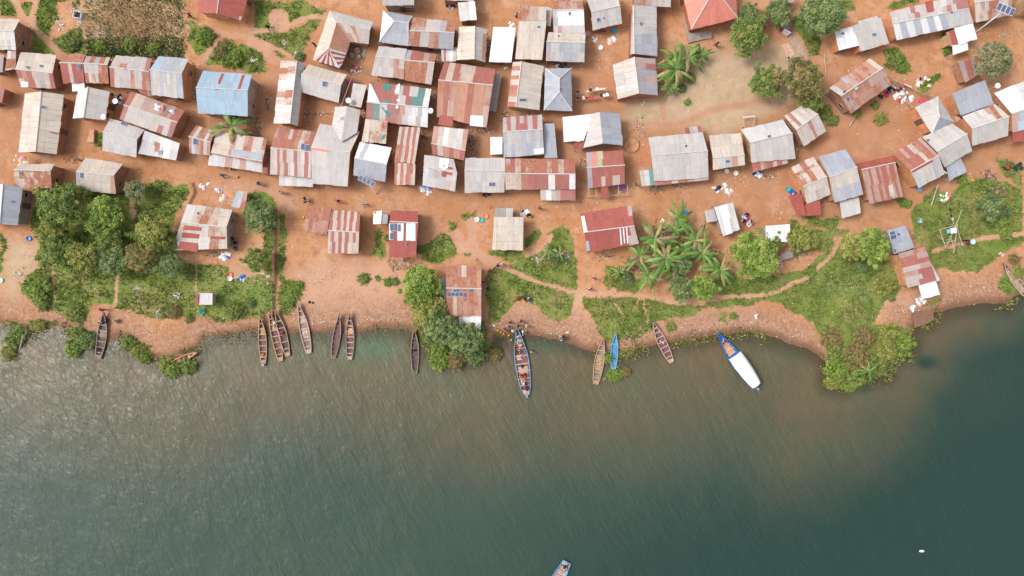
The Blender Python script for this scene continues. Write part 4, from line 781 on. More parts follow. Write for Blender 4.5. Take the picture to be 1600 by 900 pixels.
for i, (x, y, s, lb) in enumerate(((358, 197, 1.25, 'banana plant hanging over the rust striped house behind the big blue roof'), (368, 206, .9, 'smaller banana plant beside the one over the striped roof'),
    (1053, 107, 1.25, 'largest banana plant at the top yard beside the pale ridged house'), (1078, 88, 1.1, 'banana plant nearest the salmon house veranda'), (1055, 86, .9, 'banana plant above the largest one in the top yard'), (1093, 84, .8, 'rightmost banana plant of the top yard'), (1047, 136, .75, 'yellowish small banana plant below the top clump'), (1062, 118, .7, 'small banana plant hidden in the top clump'),
    (1062, 341, 1.05, 'northernmost banana plant of the big grove, by the white bundle'), (1028, 371, 1.2, 'banana plant nearest the wide red house'), (1054, 360, 1.0, 'banana plant below the northernmost one in the grove'), (1040, 405, 1.3, 'biggest banana plant in the middle of the grove'), (1090, 374, 1.1, 'banana plant on the upper right of the grove'), (1098, 392, 1.15, 'banana plant above the lime green round tree'), (1128, 419, 1.05, 'easternmost banana plant of the grove'), (1001, 398, 1.0, 'westernmost banana plant of the grove'), (1017, 430, 1.1, 'lowest banana plant of the grove above the path'), (1036, 388, 1.0, 'banana plant between the biggest one and the red house'), (1106, 408, .8, 'small banana plant beside the easternmost ones'), (1050, 425, .8, 'small banana plant left of the bluish round tree'), (1070, 392, .9, 'banana plant over the dark small tree'),
    (981, 418, .55, 'young banana plant right of the other young one'), (968, 426, .5, 'young banana plant above the weedy bush'), (858, 394, .5, 'young banana plant on the left in the ring of weeds'), (874, 397, .55, 'young banana plant on the right in the ring of weeds'), (1356, 582, .7, 'pale palm like plant in the headland thicket'))):
    k = i % 3; o = BAN[k] if k not in used else copy_tree(BAN[k]); used.add(k); w_ = gx(x, y, 2.4*s); o.location = (w_.x, w_.y, 0); o.scale = (s*1.05, s*1.05, s); o.rotation_euler = (PR.uniform(-.12, .12), PR.uniform(-.12, .12), i*1.7); tag(o, lb, 'banana plant', 'banana plants')
# grass, weeds and straw that nobody could count
def in_view(n, x0, x1, y0, y1, rs): return rs.uniform(x0, x1, n), rs.uniform(y0, y1, n)
def tufts(name, X, Y, Z, col, hgt, label_, spread=.12, wid=.035, nb=3, seed=1):
    rs = np.random.RandomState(seed); n = len(X); V = []; F = []; C = []
    for b in range(nb):
        a = rs.uniform(0, 6.28, n); h = hgt*rs.uniform(.5, 1.4, n); lean = rs.uniform(.3, 1.2, n)*hgt; ox = rs.normal(0, spread, n); oy = rs.normal(0, spread, n)
        ca, sa = np.cos(a), np.sin(a); x = X+ox; y = Y+oy
        p0 = np.stack([x-sa*wid, y+ca*wid, Z-.02], -1); p1 = np.stack([x+sa*wid, y-ca*wid, Z-.02], -1)
        p2 = np.stack([x+ca*lean+sa*wid*.6, y+sa*lean-ca*wid*.6, Z+h], -1); p3 = np.stack([x+ca*lean-sa*wid*.6, y+sa*lean+ca*wid*.6, Z+h], -1)
        V.append(np.stack([p0, p1, p2, p3], 1).reshape(-1, 3)); C.append(col*rs.uniform(.7, 1.3, (n, 1)))
    V = np.concatenate(V); C = np.concatenate(C); m = len(V)//4; Q = np.arange(m*4).reshape(m, 4)
    me = bpy.data.meshes.new(name); me.vertices.add(len(V)); me.vertices.foreach_set('co', V.astype(np.float32).ravel()); me.loops.add(m*4); me.loops.foreach_set('vertex_index', Q.astype(np.int32).ravel())
    me.polygons.add(m); me.polygons.foreach_set('loop_start', (np.arange(m)*4).astype(np.int32)); me.update(calc_edges=True)
    at = me.color_attributes.new('Col', 'FLOAT_COLOR', 'CORNER'); cc = np.concatenate([C, np.ones((m, 1))], 1).repeat(4, 0); at.data.foreach_set('color', cc.astype(np.float32).ravel())
    me.materials.append(M_LEAF); o = bpy.data.objects.new(name, me); link(o); return tag(o, label_, name.replace('_', ' '), kind='stuff')
rs = np.random.RandomState(4)
X, Y = in_view(150000, -82, 82, -16, 46, rs); g, d, p, k = masks(X, Y); cl = fbm(X, Y, 2.0, 91); keep = (rs.rand(len(X)) < (g-.25)*1.4*(.25+1.2*(cl > .45))) & (shore_signed(X, Y) > .3); X, Y = X[keep], Y[keep]
v = fbm(X, Y, 7, 95)[:, None]; col = np.array([[.06, .105, .02]])*(1-v)+np.array([[.21, .235, .065]])*v
tufts('grass', X, Y, terr_z(X, Y), col, .20, 'short green grass on the banks and between the paths', .14, .05, 3, 2)
X, Y = in_view(9000, -82, 82, -16, 46, rs); g, d, p, k = masks(X, Y); keep = (rs.rand(len(X)) < d*.9*(1-g)) & (shore_signed(X, Y) > .3); X, Y = X[keep], Y[keep]
tufts('dry_grass', X, Y, terr_z(X, Y), np.tile([[.30, .25, .12]], (len(X), 1)), .12, 'thin dry grass on the pale yards', .2, .03, 3, 3)
X = rs.normal(-58.5, 4.4, 1500); Y = rs.normal(42.0, 2.4, 1500); kk = (X > -68) & (X < -50.8) & (Y > 36.8); X, Y = X[kk], Y[kk]
tufts('dry_stalks', X, Y, np.zeros(len(X)), np.array([[.74, .50, .27]])*rs.uniform(.45, 1.25, (len(X), 1)), .5, 'dry fallen maize stalks on the plot at the top left', .4, .035, 3, 5)
X = rs.uniform(-66.5, -51.3, 1500); Y = np.where(rs.rand(1500) < .5, rs.uniform(36, 39, 1500), rs.uniform(36, 46, 1500))
tufts('weeds', X, Y, np.zeros(len(X)), np.tile([[.09, .14, .035]], (len(X), 1)), .3, 'green weeds between the fallen maize stalks', .3, .06, 4, 6)
# floating fringe of weeds along the waterline
pp = []
for (x0, x1, n) in ((0, 60, 60), (95, 150, 60), (185, 310, 160), (300, 420, 90), (560, 640, 30), (640, 785, 160), (925, 1010, 150), (1040, 1200, 170), (1285, 1430, 260), (1440, 1475, 40), (1560, 1600, 60)):
    for _ in range(n*5): pp.append((rs.uniform(x0, x1), rs.uniform(455, 612)))
pp = np.array(pp); X = (pp[:, 0]-800)/10; Y = (450-pp[:, 1])/10; s = shore_signed(X, Y); keep = (s > -1.1) & (s < .5); X, Y = X[keep], Y[keep]
tufts('waterside_weeds', X, Y, np.maximum(terr_z(X, Y), WL)+.01, np.array([[.22, .23, .06]])*rs.uniform(.5, 1.3, (len(X), 1)), .2, 'yellow green weeds fringing the waterline', .3, .09, 5, 8)
# ---------------------------------------------------------------- boats
def woodmat(name, c, c2):
    m, t, b = newmat(name, .75, .25); co = objco(t); mp = nd(t, 'ShaderNodeMapping'); mp.inputs['Scale'].default_value = (.5, 6, 3); t.links.new(co, mp.inputs[0])
    f = noise(t, 1.2, 6, mp.outputs[0], .7); f2 = noise(t, 1.0, 4, co)
    t.links.new(mixc(t, mth(t, 'MULTIPLY', ramp(t, f2, .4, .7), .6), mixc(t, ramp(t, f, .35, .65), c, c2), tuple(x*.55 for x in c)), b.inputs['Base Color']); return m
WD = {'tan': woodmat('tan_planks', (.42, .25, .15), (.52, .35, .23)), 'grey': woodmat('grey_planks', (.24, .18, .15), (.36, .28, .23)), 'dark': woodmat('dark_planks', (.10, .07, .07), (.17, .12, .11)),
      'pink': woodmat('pinkish_planks', (.46, .30, .25), (.58, .41, .34)), 'orange': woodmat('orange_planks', (.58, .29, .15), (.66, .38, .22)), 'blue': woodmat('light_blue_paint', (.13, .36, .50), (.24, .48, .60)),
      'royal': woodmat('royal_blue_paint', (.02, .14, .48), (.03, .20, .56)), 'plum': woodmat('plum_planks', (.16, .085, .085), (.23, .13, .12)), 'bw': woodmat('worn_blue_paint', (.07, .27, .55), (.18, .42, .62))}
def boat(label, bow, stern, wpx, hull, rim, seat, seats=(.2, .32, .44, .56, .68, .8), floor=None, full=1.0, name='boat'):
    zb = max(WL-.08, ground_z(*bow)+.05); B = gx(*bow, .6); T = gx(*stern, .2); L = (B-T).length; W = wpx/10
    mid = (B+T)/2; ang = math.atan2((B-T).y, (B-T).x); root = empty(name, (T.x, T.y, WL-.16), ang); tag(root, label, 'boat', 'wooden boats along the shore')
    lift = (zb-(WL-.16))*.75
    def half(t): return W/2*float(np.interp(t, [0, .1, .25, .45, .62, .8, .92, 1], [.5*full, .72, .9, 1, .93, .58, .27, .02]))
    def gz(t): return float(np.interp(t, [0, .15, .5, .8, 1], [.55, .47, .45, .62, .95]))+lift*t*t
    def bz(t): return float(np.interp(t, [0, .5, .8, 1], [.02, -.02, .08, .5]))+lift*t*t
    N = 22; th = .055
    def section(t, ins, fl):
        h = max(.008, half(t)-ins); g = gz(t); b = bz(t)+(fl if t < .95 else fl*.3); f = .62
        return [(t*L, h, g), (t*L, h*.88, (g+b)/2), (t*L, h*f, b), (t*L, 0, b-.02), (t*L, -h*f, b), (t*L, -h*.88, (g+b)/2), (t*L, -h, g)]
    m = MB()
    for ins, fl, flip in ((0, 0, False), (th, .2, True)):
        b0 = len(m.V)
        for i in range(N+1): 
            t = i/N if ins == 0 else .012+i/N*.975
            m.V += section(t, ins, fl)
        for i in range(N):
            for k in range(6):
                a = b0+i*7+k; q = (a, a+1, a+8, a+7); m.F.append(q[::-1] if flip else q); m.C.append(None)
        m.F.append(tuple(b0+k for k in range(7))); m.C.append(None)
    m.build('hull', WD[hull], root)
    m = MB()                                  # gunwale ring with transom top
    for s in (1, -1):
        b0 = len(m.V)
        for i in range(N+1):
            t = i/N; h = half(t); g = gz(t)
            m.V += [(t*L, s*(h+.035), g+.03), (t*L, s*max(0, h-.075), g+.035), (t*L, s*max(0, h-.075), g-.04), (t*L, s*(h+.035), g-.04)]
        for i in range(N):
            for k in range(4):
                a = b0+i*4+k; a2 = b0+i*4+(k+1) % 4; m.F.append((a, a2, a2+4, a+4)); m.C.append(None)
    m.box((-.0, 0, gz(0)), (.1, half(0)*2+.05, .12)); m.build('gunwale', WD[rim], root)
    m = MB(); m.slab([(0.05, half(0)*.9, gz(0)-.05), (0.05, -half(0)*.9, gz(0)-.05), (L*.07, -half(.07)*.93, gz(0)-.05), (L*.07, half(.07)*.93, gz(0)-.05)], .05); m.build('stern_deck', WD[seat], root)
    for t in seats:
        h = half(t)-.03; m = MB(); m.box((t*L, 0, gz(t)-.10), (.16, h*2, .045)); m.build('seat', WD[seat], root)
    if floor:
        for (a, b) in floor:
            m = MB(); n = max(2, int((b-a)*L/.35))
            for i in range(n): t = a+(b-a)*(i+.5)/n; m.box((t*L, 0, bz(t)+.26), ((b-a)*L/n-.04, (half(t)-.1)*1.5, .04))
            m.build('floor_boards', WD[seat], root)
    root['L'] = L; del root['L']
    return root, L, half, gz
S6 = (.13, .25, .37, .49, .61, .73, .84)
boat('dark grey boat with two figures and green weed inside beside the left weeds', (162, 488), (152, 560), 15, 'dark', 'grey', 'grey', (.12, .24, .36, .5, .6, .72), [(.45, .6)])
boat('tiny orange canoe lying across the weeds', (307, 551), (268, 567), 8, 'orange', 'orange', 'plum', (.3, .5, .7))
b3 = boat('brown boat with an outboard motor, leftmost of the moored row', (406, 494), (411, 568), 12.5, 'plum', 'tan', 'tan', S6, [(.6, .75)])
boat('slim brown boat lying against the dark bowed boat', (420, 486), (438, 564), 13, 'plum', 'tan', 'tan', S6, [(.62, .8)])
boat('dark bowed boat with red cloth, tucked behind the slim brown one', (430, 484), (449, 556), 13, 'dark', 'tan', 'tan', (.15, .3, .45, .6, .75), None)
boat('pale long boat with a broad square stern, bow high on the sand', (466, 474), (482, 552), 14.5, 'grey', 'pink', 'pink', S6, [(.3, .5), (.62, .75)])
boat('narrow dark plum boat, left of the pair before the clearing', (530, 491), (520, 559), 12, 'plum', 'grey', 'plum', S6)
boat('plum and tan boat with a tan board, right of the pair before the clearing', (546, 490), (546, 562), 13, 'plum', 'grey', 'pink', S6, [(.55, .68)])
boat('dark boat moored left of the waterfront trees', (647, 514), (648, 583), 12.5, 'dark', 'grey', 'dark', (.3, .42, .55, .68, .78), [(.55, .62)])
bb, bL, bh, bg = boat('longest blue rimmed passenger boat full of people', (808, 513), (823, 617), 22, 'plum', 'bw', 'pink', (.14, .24, .36, .46, .58, .7, .8, .88), [(.15, .42), (.52, .60), (.72, .84)], full=.75, name='passenger_boat')
boat('brown boat with weathered floor beside the small light blue one', (943, 529), (931, 600), 15, 'grey', 'tan', 'tan', S6, [(.3, .6)])
boat('small light blue boat half in the weeds', (962, 521), (959, 577), 11.5, 'bw', 'blue', 'bw', (.25, .4, .55, .7), [(.3, .7)])
boat('pinkish brown boat lying alone between two beaches', (1020, 503), (1050, 566), 14, 'plum', 'pink', 'pink', S6)
cb, cL, ch, cg = boat('royal blue boat with a long white canopy', (1122, 520), (1183, 606), 21, 'royal', 'royal', 'orange', (.68, .76, .84), [(.6, .8)], full=.9, name='covered_boat')
boat('boat with weathered pink ribs cut by the right edge', (1568, 411), (1613, 468), 14, 'plum', 'pink', 'pink', S6, [(.2, .8)])
boat('light blue stern of a boat leaving at the bottom edge', (848, 955), (886, 879), 21, 'bw', 'bw', 'pink', (.12, .2, .3, .45, .6), [(.1, .5)], full=1.3, name='passenger_boat')
# canopy of the covered boat
m = MB(); n = 8; V = []; F = []
for i in range(n+1):
    t = .06+.54*i/n; h = ch(t)+.12
    for k, (a, z) in enumerate(((-1, 1.55), (-.6, 1.88), (0, 2.0), (.6, 1.88), (1, 1.55))): V.append((t*cL, a*h, z+.02*math.sin(i*2.1)))
for i in range(n):
    for k in range(4): a = i*5+k; F.append((a, a+1, a+6, a+5))
mv = len(V); V += [(x, y, z-.03) for x, y, z in V]; F += [tuple(mv+q for q in f[::-1]) for f in list(F)]
for i in range(n): F += [(i*5, (i+1)*5, mv+(i+1)*5, mv+i*5), (i*5+4, mv+i*5+4, mv+(i+1)*5+4, (i+1)*5+4)]
o = mesh('canopy', V, F, cmat((.80, .79, .77), .8, .06), cb, None, None, None, True)
for t in (.08, .24, .42, .58):
    for s in (-1, 1): m = MB(); m.tube([(t*cL, s*ch(t)*.97, cg(t)), (t*cL, s*(ch(t)+.08), 1.56)], .03, 6); m.build('canopy_post', M_STEEL, cb)
def motor(root, L=0):
    m = MB(); m.box((-.22, 0, .62), (.38, .3, .42)); m.tube([(-.25, 0, .5), (-.3, 0, -.35)], [.09, .05], 7); m.tube([(-.1, 0, .7), (.55, .12, .78)], .03, 6); m.tube([(-.3, 0, -.3), (-1.0, 0, .15)], .05, 6); m.build('outboard_motor', cmat((.30, .33, .38), .4), root)
motor(b3[0]); motor(bb); motor(cb)
# ---------------------------------------------------------------- people
def skin_mesh(name, J, E, Rd, sub=1):
    me = bpy.data.meshes.new(name); me.from_pydata(J, E, []); o = bpy.data.objects.new(name, me); COL.objects.link(o)
    md = o.modifiers.new('skin', 'SKIN'); md.use_smooth_shade = True
    if not me.skin_vertices: 
        bm = bmesh.new(); bm.from_mesh(me); bm.verts.layers.skin.verify(); bm.to_mesh(me); bm.free()
    for i, r in enumerate(Rd): me.skin_vertices[0].data[i].radius = (r, r) if not isinstance(r, tuple) else r
    for i in range(len(J)): me.skin_vertices[0].data[i].use_root = (i == 0)
    s_ = o.modifiers.new('sub', 'SUBSURF'); s_.levels = sub; s_.render_levels = sub
    bpy.context.view_layer.update(); dg = bpy.context.evaluated_depsgraph_get(); out = bpy.data.meshes.new_from_object(o.evaluated_get(dg)); out.name = name
    bpy.data.objects.remove(o); return out
def skeleton(pose):
    """joints for a 1.68 m figure facing +Y; returns J, E, R and key points"""
    sit = pose == 'sit'; bend = pose == 'bend'; walk = pose == 'walk'
    J, E, Rd = [], [], []
    def j(p, r, par=None):
        J.append(tuple(p)); Rd.append(r)
        if par is not None: E.append((par, len(J)-1))
        return len(J)-1
    ph = .12 if sit else .92
    sp = Vector((0, math.sin(R(55)) if bend else .06, math.cos(R(55)) if bend else 1)).normalized()
    pel = j((0, 0, ph), (.15, .11)); be = j(Vector((0, 0, ph))+sp*.18, (.13, .10), pel); chh = j(Vector((0, 0, ph))+sp*.40, (.16, .11), be)
    nk = j(Vector((0, 0, ph))+sp*.55, .055, chh); hc = Vector((0, 0, ph))+sp*.56+Vector((0, .03, .06)); h1 = j(hc, .075, nk); h2 = j(hc+Vector((0, .02, .09)), .095, h1); h3 = j(hc+Vector((0, 0, .16)), .06, h2)
    kp = dict(pel=Vector(J[pel]), ch=Vector(J[chh]), be=Vector(J[be]), head=Vector(J[h2]), sp=sp)
    legs = []; arms = []
    for s in (-1, 1):
        hipx = s*.09
        if sit: K_, A_, T_ = (s*.16, .40, .36), (s*.13, .50, .05), (s*.13, .64, .03)
        else:
            st = (.20*s if walk else .03*s); K_, A_, T_ = (s*.10, st*.7+.03, .48), (s*.10, st*1.3-.02, .08), (s*.11, st*1.3+.14, .03)
        h = j((hipx, 0, ph-.04 if not sit else ph), .095, pel); k = j(K_, .06, h); a = j(A_, .04, k); j(T_, .035, a); legs.append((Vector(J[h]), Vector(J[k]), Vector(J[a])))
        sh = kp['ch']+sp*.06+Vector((s*.19, 0, 0)); S_ = j(sh, .055, chh)
        sw = (-.18*s if walk else .08); el = sh+Vector((s*.10, sw*.7+.02, -.27)); wr = el+Vector((s*.02, sw*.9+.13, -.20))
        if sit: el = sh+Vector((s*.08, .14, -.22)); wr = el+Vector((-s*.04, .22, -.02))
        if bend: el = sh+Vector((s*.05, .10, -.26)); wr = el+Vector((-s*.03, .08, -.24))
        e = j(el, .042, S_); w_ = j(wr, .028, e); d = (wr-el).normalized(); pm = j(wr+d*.07, .03, w_)
        side = Vector((0, 1, 0)) if abs(d.y) < .8 else Vector((1, 0, 0))
        for q in range(4):
            o1 = wr+d*.10+side*(.022*(q-1.5)); f1 = j(o1, .010, pm); f2 = j(o1+d*(.045+.006*(q in (1, 2)))+Vector((-s*.010, 0, 0)), .008, f1)
        j(wr+d*.06+side*.045+Vector((-s*.02, 0, 0)), .010, pm)
        arms.append((sh, el, wr))
    return J, E, Rd, kp, legs, arms
BODY, KEY = {}, {}
SKIN = simple('skin', (.085, .045, .030), .6, .1)
for ps in ('stand', 'walk', 'sit', 'bend'):
    J, E, Rd, kp, legs, arms = skeleton(ps); BODY[ps] = skin_mesh('body', J, E, Rd); BODY[ps].materials.append(SKIN); KEY[ps] = (kp, legs, arms)
CL = {'w': (.78, .78, .78), 'k': (.03, .03, .04), 'r': (.55, .04, .04), 'm': (.36, .03, .10), 'y': (.75, .50, .05), 'b': (.05, .12, .45), 'u': (.03, .05, .18), 'g': (.05, .30, .12), 't': (.1, .5, .5), 'p': (.65, .30, .38), 'o': (.75, .22, .05), 's': (.55, .60, .70), 'c': (.65, .55, .42), 'v': (.25, .12, .35), 'h': (.75, .05, .25)}
CM = {k: cmat(v, .85, .12, 'cloth_dye') for k, v in CL.items()}
CLOTH = {}
def cloth_parts(ps):
    if ps in CLOTH: return CLOTH[ps]
    kp, legs, arms = KEY[ps]; sp = kp['sp']
    def me_of(m, nm):
        o = m.build(nm, SKIN); me = o.data; me.polygons.foreach_set('use_smooth', [True]*len(me.polygons)); bpy.data.objects.remove(o); return me
    def ell(m, rings):                        # elliptical rings (centre, rx, ry)
        b = len(m.V); n = 12
        for c, rx, ry in rings:
            for k in range(n): t = 2*math.pi*k/n; m.V.append((c.x+rx*math.cos(t), c.y+ry*math.sin(t), c.z))
        for i in range(len(rings)-1):
            for k in range(n): k2 = (k+1) % n; m.F.append((b+i*n+k, b+i*n+k2, b+(i+1)*n+k2, b+(i+1)*n+k)); m.C.append(None)
    m = MB(); pe, ch_ = kp['pel'], kp['ch']
    ell(m, [(pe-sp*.06, .17, .135), (pe+sp*.15, .155, .125), (ch_, .20, .135), (ch_+sp*.09, .19, .11), (ch_+sp*.135, .075, .07)])
    for sh, elb, wr in arms: m.tube([tuple(sh+Vector((0, 0, .03))), tuple(sh.lerp(elb, .5)), tuple(sh.lerp(elb, .85))], [.078, .072, .068], 8, cap=False)
    shirt = me_of(m, 'shirt')
    m = MB()
    for h, k, a in legs: m.tube([tuple(h+Vector((0, 0, .06))), tuple(h.lerp(k, .5)), tuple(k), tuple(k.lerp(a, .85))], [.115, .098, .08, .066], 8, cap=False)
    tr = me_of(m, 'trousers')
    m = MB(); hd = kp['head']; m.lathe((hd.x, hd.y-.012, hd.z-.02), [(.098, -.02), (.108, .03), (.098, .08), (.06, .118), (.003, .13)], 12); hair = me_of(m, 'hair')
    m = MB()                                  # eyes, nose and ears on the face
    for s in (-1, 1): m.box((s*.035, hd.y+.092, hd.z-.005), (.02, .012, .010)); m.box((s*.098, hd.y, hd.z-.01), (.018, .03, .05))
    m.box((0, hd.y+.105, hd.z-.035), (.022, .03, .035)); m.box((0, hd.y+.088, hd.z-.07), (.045, .012, .010)); face = me_of(m, 'face')
    CLOTH[ps] = (shirt, tr, hair, face); return CLOTH[ps]
HAIR = cmat((.015, .013, .012), .9); 
def person(px, py, ps, top, bot, label, z=None, face=None, group=None):
    zz = max(ground_z(px, py), WL-.3) if z is None else z; p = gx(px, py, zz+.6); p.z = zz
    root = empty('person', p, PR.uniform(0, 6.28) if face is None else R(face)); tag(root, label, 'person', group)
    b = bpy.data.objects.new('body', BODY[ps]); link(b, root)
    for me, nm, mt in zip(cloth_parts(ps), ('shirt', 'trousers', 'hair', 'face'), (CM[top], CM[bot], HAIR, SKIN)):
        o = bpy.data.objects.new(nm, me); link(o, b)
        if nm != 'face':
            if len(me.materials) == 0: me.materials.append(None)
            o.material_slots[0].link = 'OBJECT'; o.material_slots[0].material = mt
    return root
for a in ((299, 26, 'walk', 'k', 'k', 'person in black walking where the two upper left paths meet'), (420, 44, 'walk', 'k', 'u', 'person in black walking below the bare round patch'), (492, 70, 'stand', 'k', 'k', 'person in dark clothes standing at the corner of the U shaped house'),
    (807, 24, 'stand', 's', 'k', 'person in grey beside the long cream roof'), (100, 177, 'bend', 'p', 'b', 'person in pink bending beside the long cream ridged house'), (350, 275, 'walk', 'b', 'b', 'person in blue walking on the lane below the striped awning'), (405, 287, 'walk', 'b', 'u', 'person in blue on the lane left of the rust striped house'), (360, 264, 'bend', 'y', 'k', 'person in yellow at the edge of the striped awning'),
    (441, 301, 'stand', 'w', 'k', 'person in white crossing the lane below the checked awning'), (478, 311, 'walk', 'k', 'w', 'person in black and white above the speckled red wing'), (481, 314, 'bend', 'w', 'k', 'person bending next to the one in black and white'), (530, 315, 'walk', 'm', 'm', 'person in maroon above the white striped house'), (571, 320, 'walk', 'w', 'k', 'person in white shirt left of the white kiosk'),
    (363, 372, 'sit', 'k', 'k', 'topmost person in black sitting along the grey side wall'), (365, 379, 'sit', 'k', 'u', 'middle person in black sitting along the grey side wall'), (366, 386, 'sit', 'u', 'b', 'lowest person in blue sitting along the grey side wall'), (843, 326, 'stand', 'r', 'k', 'person in red standing below the long red rust house'), (755, 303, 'sit', 'm', 'm', 'person in maroon sitting before the plain pale house'), (761, 303, 'sit', 'v', 'k', 'person in dark purple sitting before the plain pale house'),
    (765, 423, 'walk', 'm', 'm', 'person in maroon walking right of the waterfront house roof'), (773, 418, 'walk', 'y', 'k', 'person in yellow on the path above the waterfront house'), (778, 415, 'walk', 'k', 'k', 'person in black beside the one in yellow on the path'), (785, 414, 'walk', 'p', 'w', 'person in pink and white at the fork of the path'), (755, 441, 'stand', 'u', 'u', 'person in dark blue beside the right wall of the waterfront house'), (758, 450, 'sit', 's', 'k', 'person in grey sitting by the right wall of the waterfront house'),
    (1119, 70, 'walk', 'k', 'm', 'person in dark clothes below the salmon house'), (1233, 92, 'bend', 'w', 'c', 'person in white bending beside the concrete slab'), (991, 288, 'stand', 'g', 'w', 'person in green beside the timber pen'), (929, 435, 'stand', 'm', 'p', 'person in maroon standing on the bare strip above the crossing'), (922, 452, 'walk', 'm', 'w', 'person in maroon and white at the crossing of the paths'),
    (797, 504, 'stand', 'k', 'k', 'person in black on the beach left of the long boat bow'), (814, 502, 'stand', 'k', 'u', 'person in black on the beach right of the long boat bow'), (810, 509, 'stand', 'k', 'k', 'person in black holding the bow of the long boat'), (823, 509, 'walk', 's', 'c', 'person in pale grey right of the long boat bow'), (792, 510, 'stand', 'w', 'k', 'person in white among the yellow cans'), (791, 517, 'bend', 'v', 'p', 'person in purple bending over the yellow cans'), (801, 517, 'bend', 'w', 'c', 'person in white wading left of the long boat bow'), (817, 518, 'bend', 'w', 'y', 'person in white and yellow wading right of the long boat bow'), (832, 550, 'walk', 'c', 'k', 'person in cream wading alone right of the long boat'),
    (877, 531, 'bend', 's', 'b', 'person in pale blue washing at the waterline'), (883, 528, 'bend', 'k', 'w', 'person in black and white washing at the waterline'), (876, 526, 'stand', 'w', 'k', 'person in white standing behind the two washing at the waterline'), (809, 468, 'sit', 'r', 'r', 'person in red sitting on the grass above the long boat'), (819, 470, 'sit', 'y', 'k', 'person in yellow sitting on the grass above the long boat'), (826, 466, 'sit', 's', 'b', 'person in pale blue sitting on the grass above the long boat'),
    (1512, 381, 'bend', 'm', 'k', 'person in maroon bending beside the timber rack'), (1508, 376, 'stand', 'k', 'k', 'person in black beside the timber rack'), (1169, 334, 'sit', 'k', 'u', 'person in dark blue sitting beside the white tilted roof'), (1168, 343, 'sit', 'p', 'k', 'person in pink sitting beside the white tilted roof'), (1172, 350, 'bend', 'w', 'k', 'person in white bending beside the white tilted roof'), (181, 500, 'sit', 's', 'k', 'person in grey crouching on the beach right of the first boat'),
    (161, 484, 'stand', 'h', 'r', 'person in bright red standing behind the bow of the first boat'), (824, 336, 'sit', 'k', 'k', 'person in black sitting right of the plain cream square house'), (829, 338, 'sit', 'y', 'u', 'person in yellow sitting right of the plain cream square house'), (1408, 138, 'walk', 'h', 'k', 'person in pink near the washing on the ground'), (1240, 303, 'stand', 'b', 'w', 'person in blue above the dark red awning'), (1571, 262, 'walk', 'r', 'k', 'person in red near the right edge above the black shape')):
    person(*a)
PG = 'people aboard the boats'
zf = WL+.12
for a in ((809, 527, 'sit', 'w', 'p', 'person in white sitting near the bow of the long boat'), (810, 536, 'sit', 'c', 'w', 'person in cream sitting second from the bow of the long boat'), (804, 543, 'sit', 'o', 'r', 'person in orange at the left side of the long boat'), (815, 542, 'sit', 'o', 's', 'person in orange at the right side of the long boat'), (812, 549, 'sit', 's', 'k', 'person in grey in the front half of the long boat'), (816, 560, 'sit', 'h', 'p', 'person in hot pink amidships in the long boat'), (814, 586, 'sit', 'r', 'o', 'person in red in the rear half of the long boat'), (821, 585, 'sit', 'k', 'r', 'person in black shirt in the rear half of the long boat'), (820, 592, 'sit', 'o', 'p', 'person in orange in the rear half of the long boat'), (819, 600, 'sit', 'w', 'k', 'person in white near the stern of the long boat'), (822, 610, 'sit', 'h', 'k', 'person in hot pink at the stern of the long boat'),
    (155, 503, 'sit', 'w', 'k', 'person in white at the left side of the dark grey boat'), (165, 504, 'sit', 'k', 'k', 'person in black at the right side of the dark grey boat'), (430, 505, 'bend', 'w', 's', 'person in white between the slim brown and the dark bowed boat'), (440, 522, 'sit', 'm', 'h', 'person in magenta sitting in the dark bowed boat'), (1131, 532, 'sit', 'p', 'c', 'person in pink in the open front of the royal blue boat'), (886, 882, 'sit', 'c', 'k', 'person at the stern of the boat at the bottom edge'), (884, 891, 'sit', 'y', 'k', 'person in yellow before the stern of the bottom boat')):
    person(*a, z=zf, group=PG)
# ---------------------------------------------------------------- household things in the yards
def item(name, label, cat, px, py, z=None, rz=0, group=None):
    zz = (max(ground_z(px, py), WL) if z is None else z); p = gx(px, py, zz); o = empty(name, p, rz); return tag(o, label, cat, group)
def basin(px, py, c, label, r=.32, z=None):
    o = item('basin', label, 'basin', px, py, z, 0, 'plastic basins'); m = MB(); m.lathe((0, 0, 0), [(.001, .02), (r*.7, .02), (r, .2), (r+.04, .21), (r+.04, .185), (r*.78, -.0), (.001, 0)], 18); m.build('bowl', cmat(c, .4, .05), o)
def can(px, py, label, c=(.75, .50, .04), rz=0, z=None):
    o = item('jerrycan', label, 'jerrycan', px, py, z, rz, 'jerrycans'); m = MB(); m.box((0, 0, .2), (.30, .2, .36)); m.box((0, 0, .40), (.2, .14, .05)); m.build('container', cmat(c, .45, .08), o)
    m = MB(); m.tube([(-.1, 0, .38), (-.06, 0, .49), (.06, 0, .49), (.1, 0, .38)], .018, 6); m.build('handle', cmat(c, .45, .08), o); m = MB(); m.lathe((.1, .05, .42), [(.035, 0), (.035, .05), (.001, .055)], 8); m.build('cap', cmat((.1, .1, .1), .5), o)
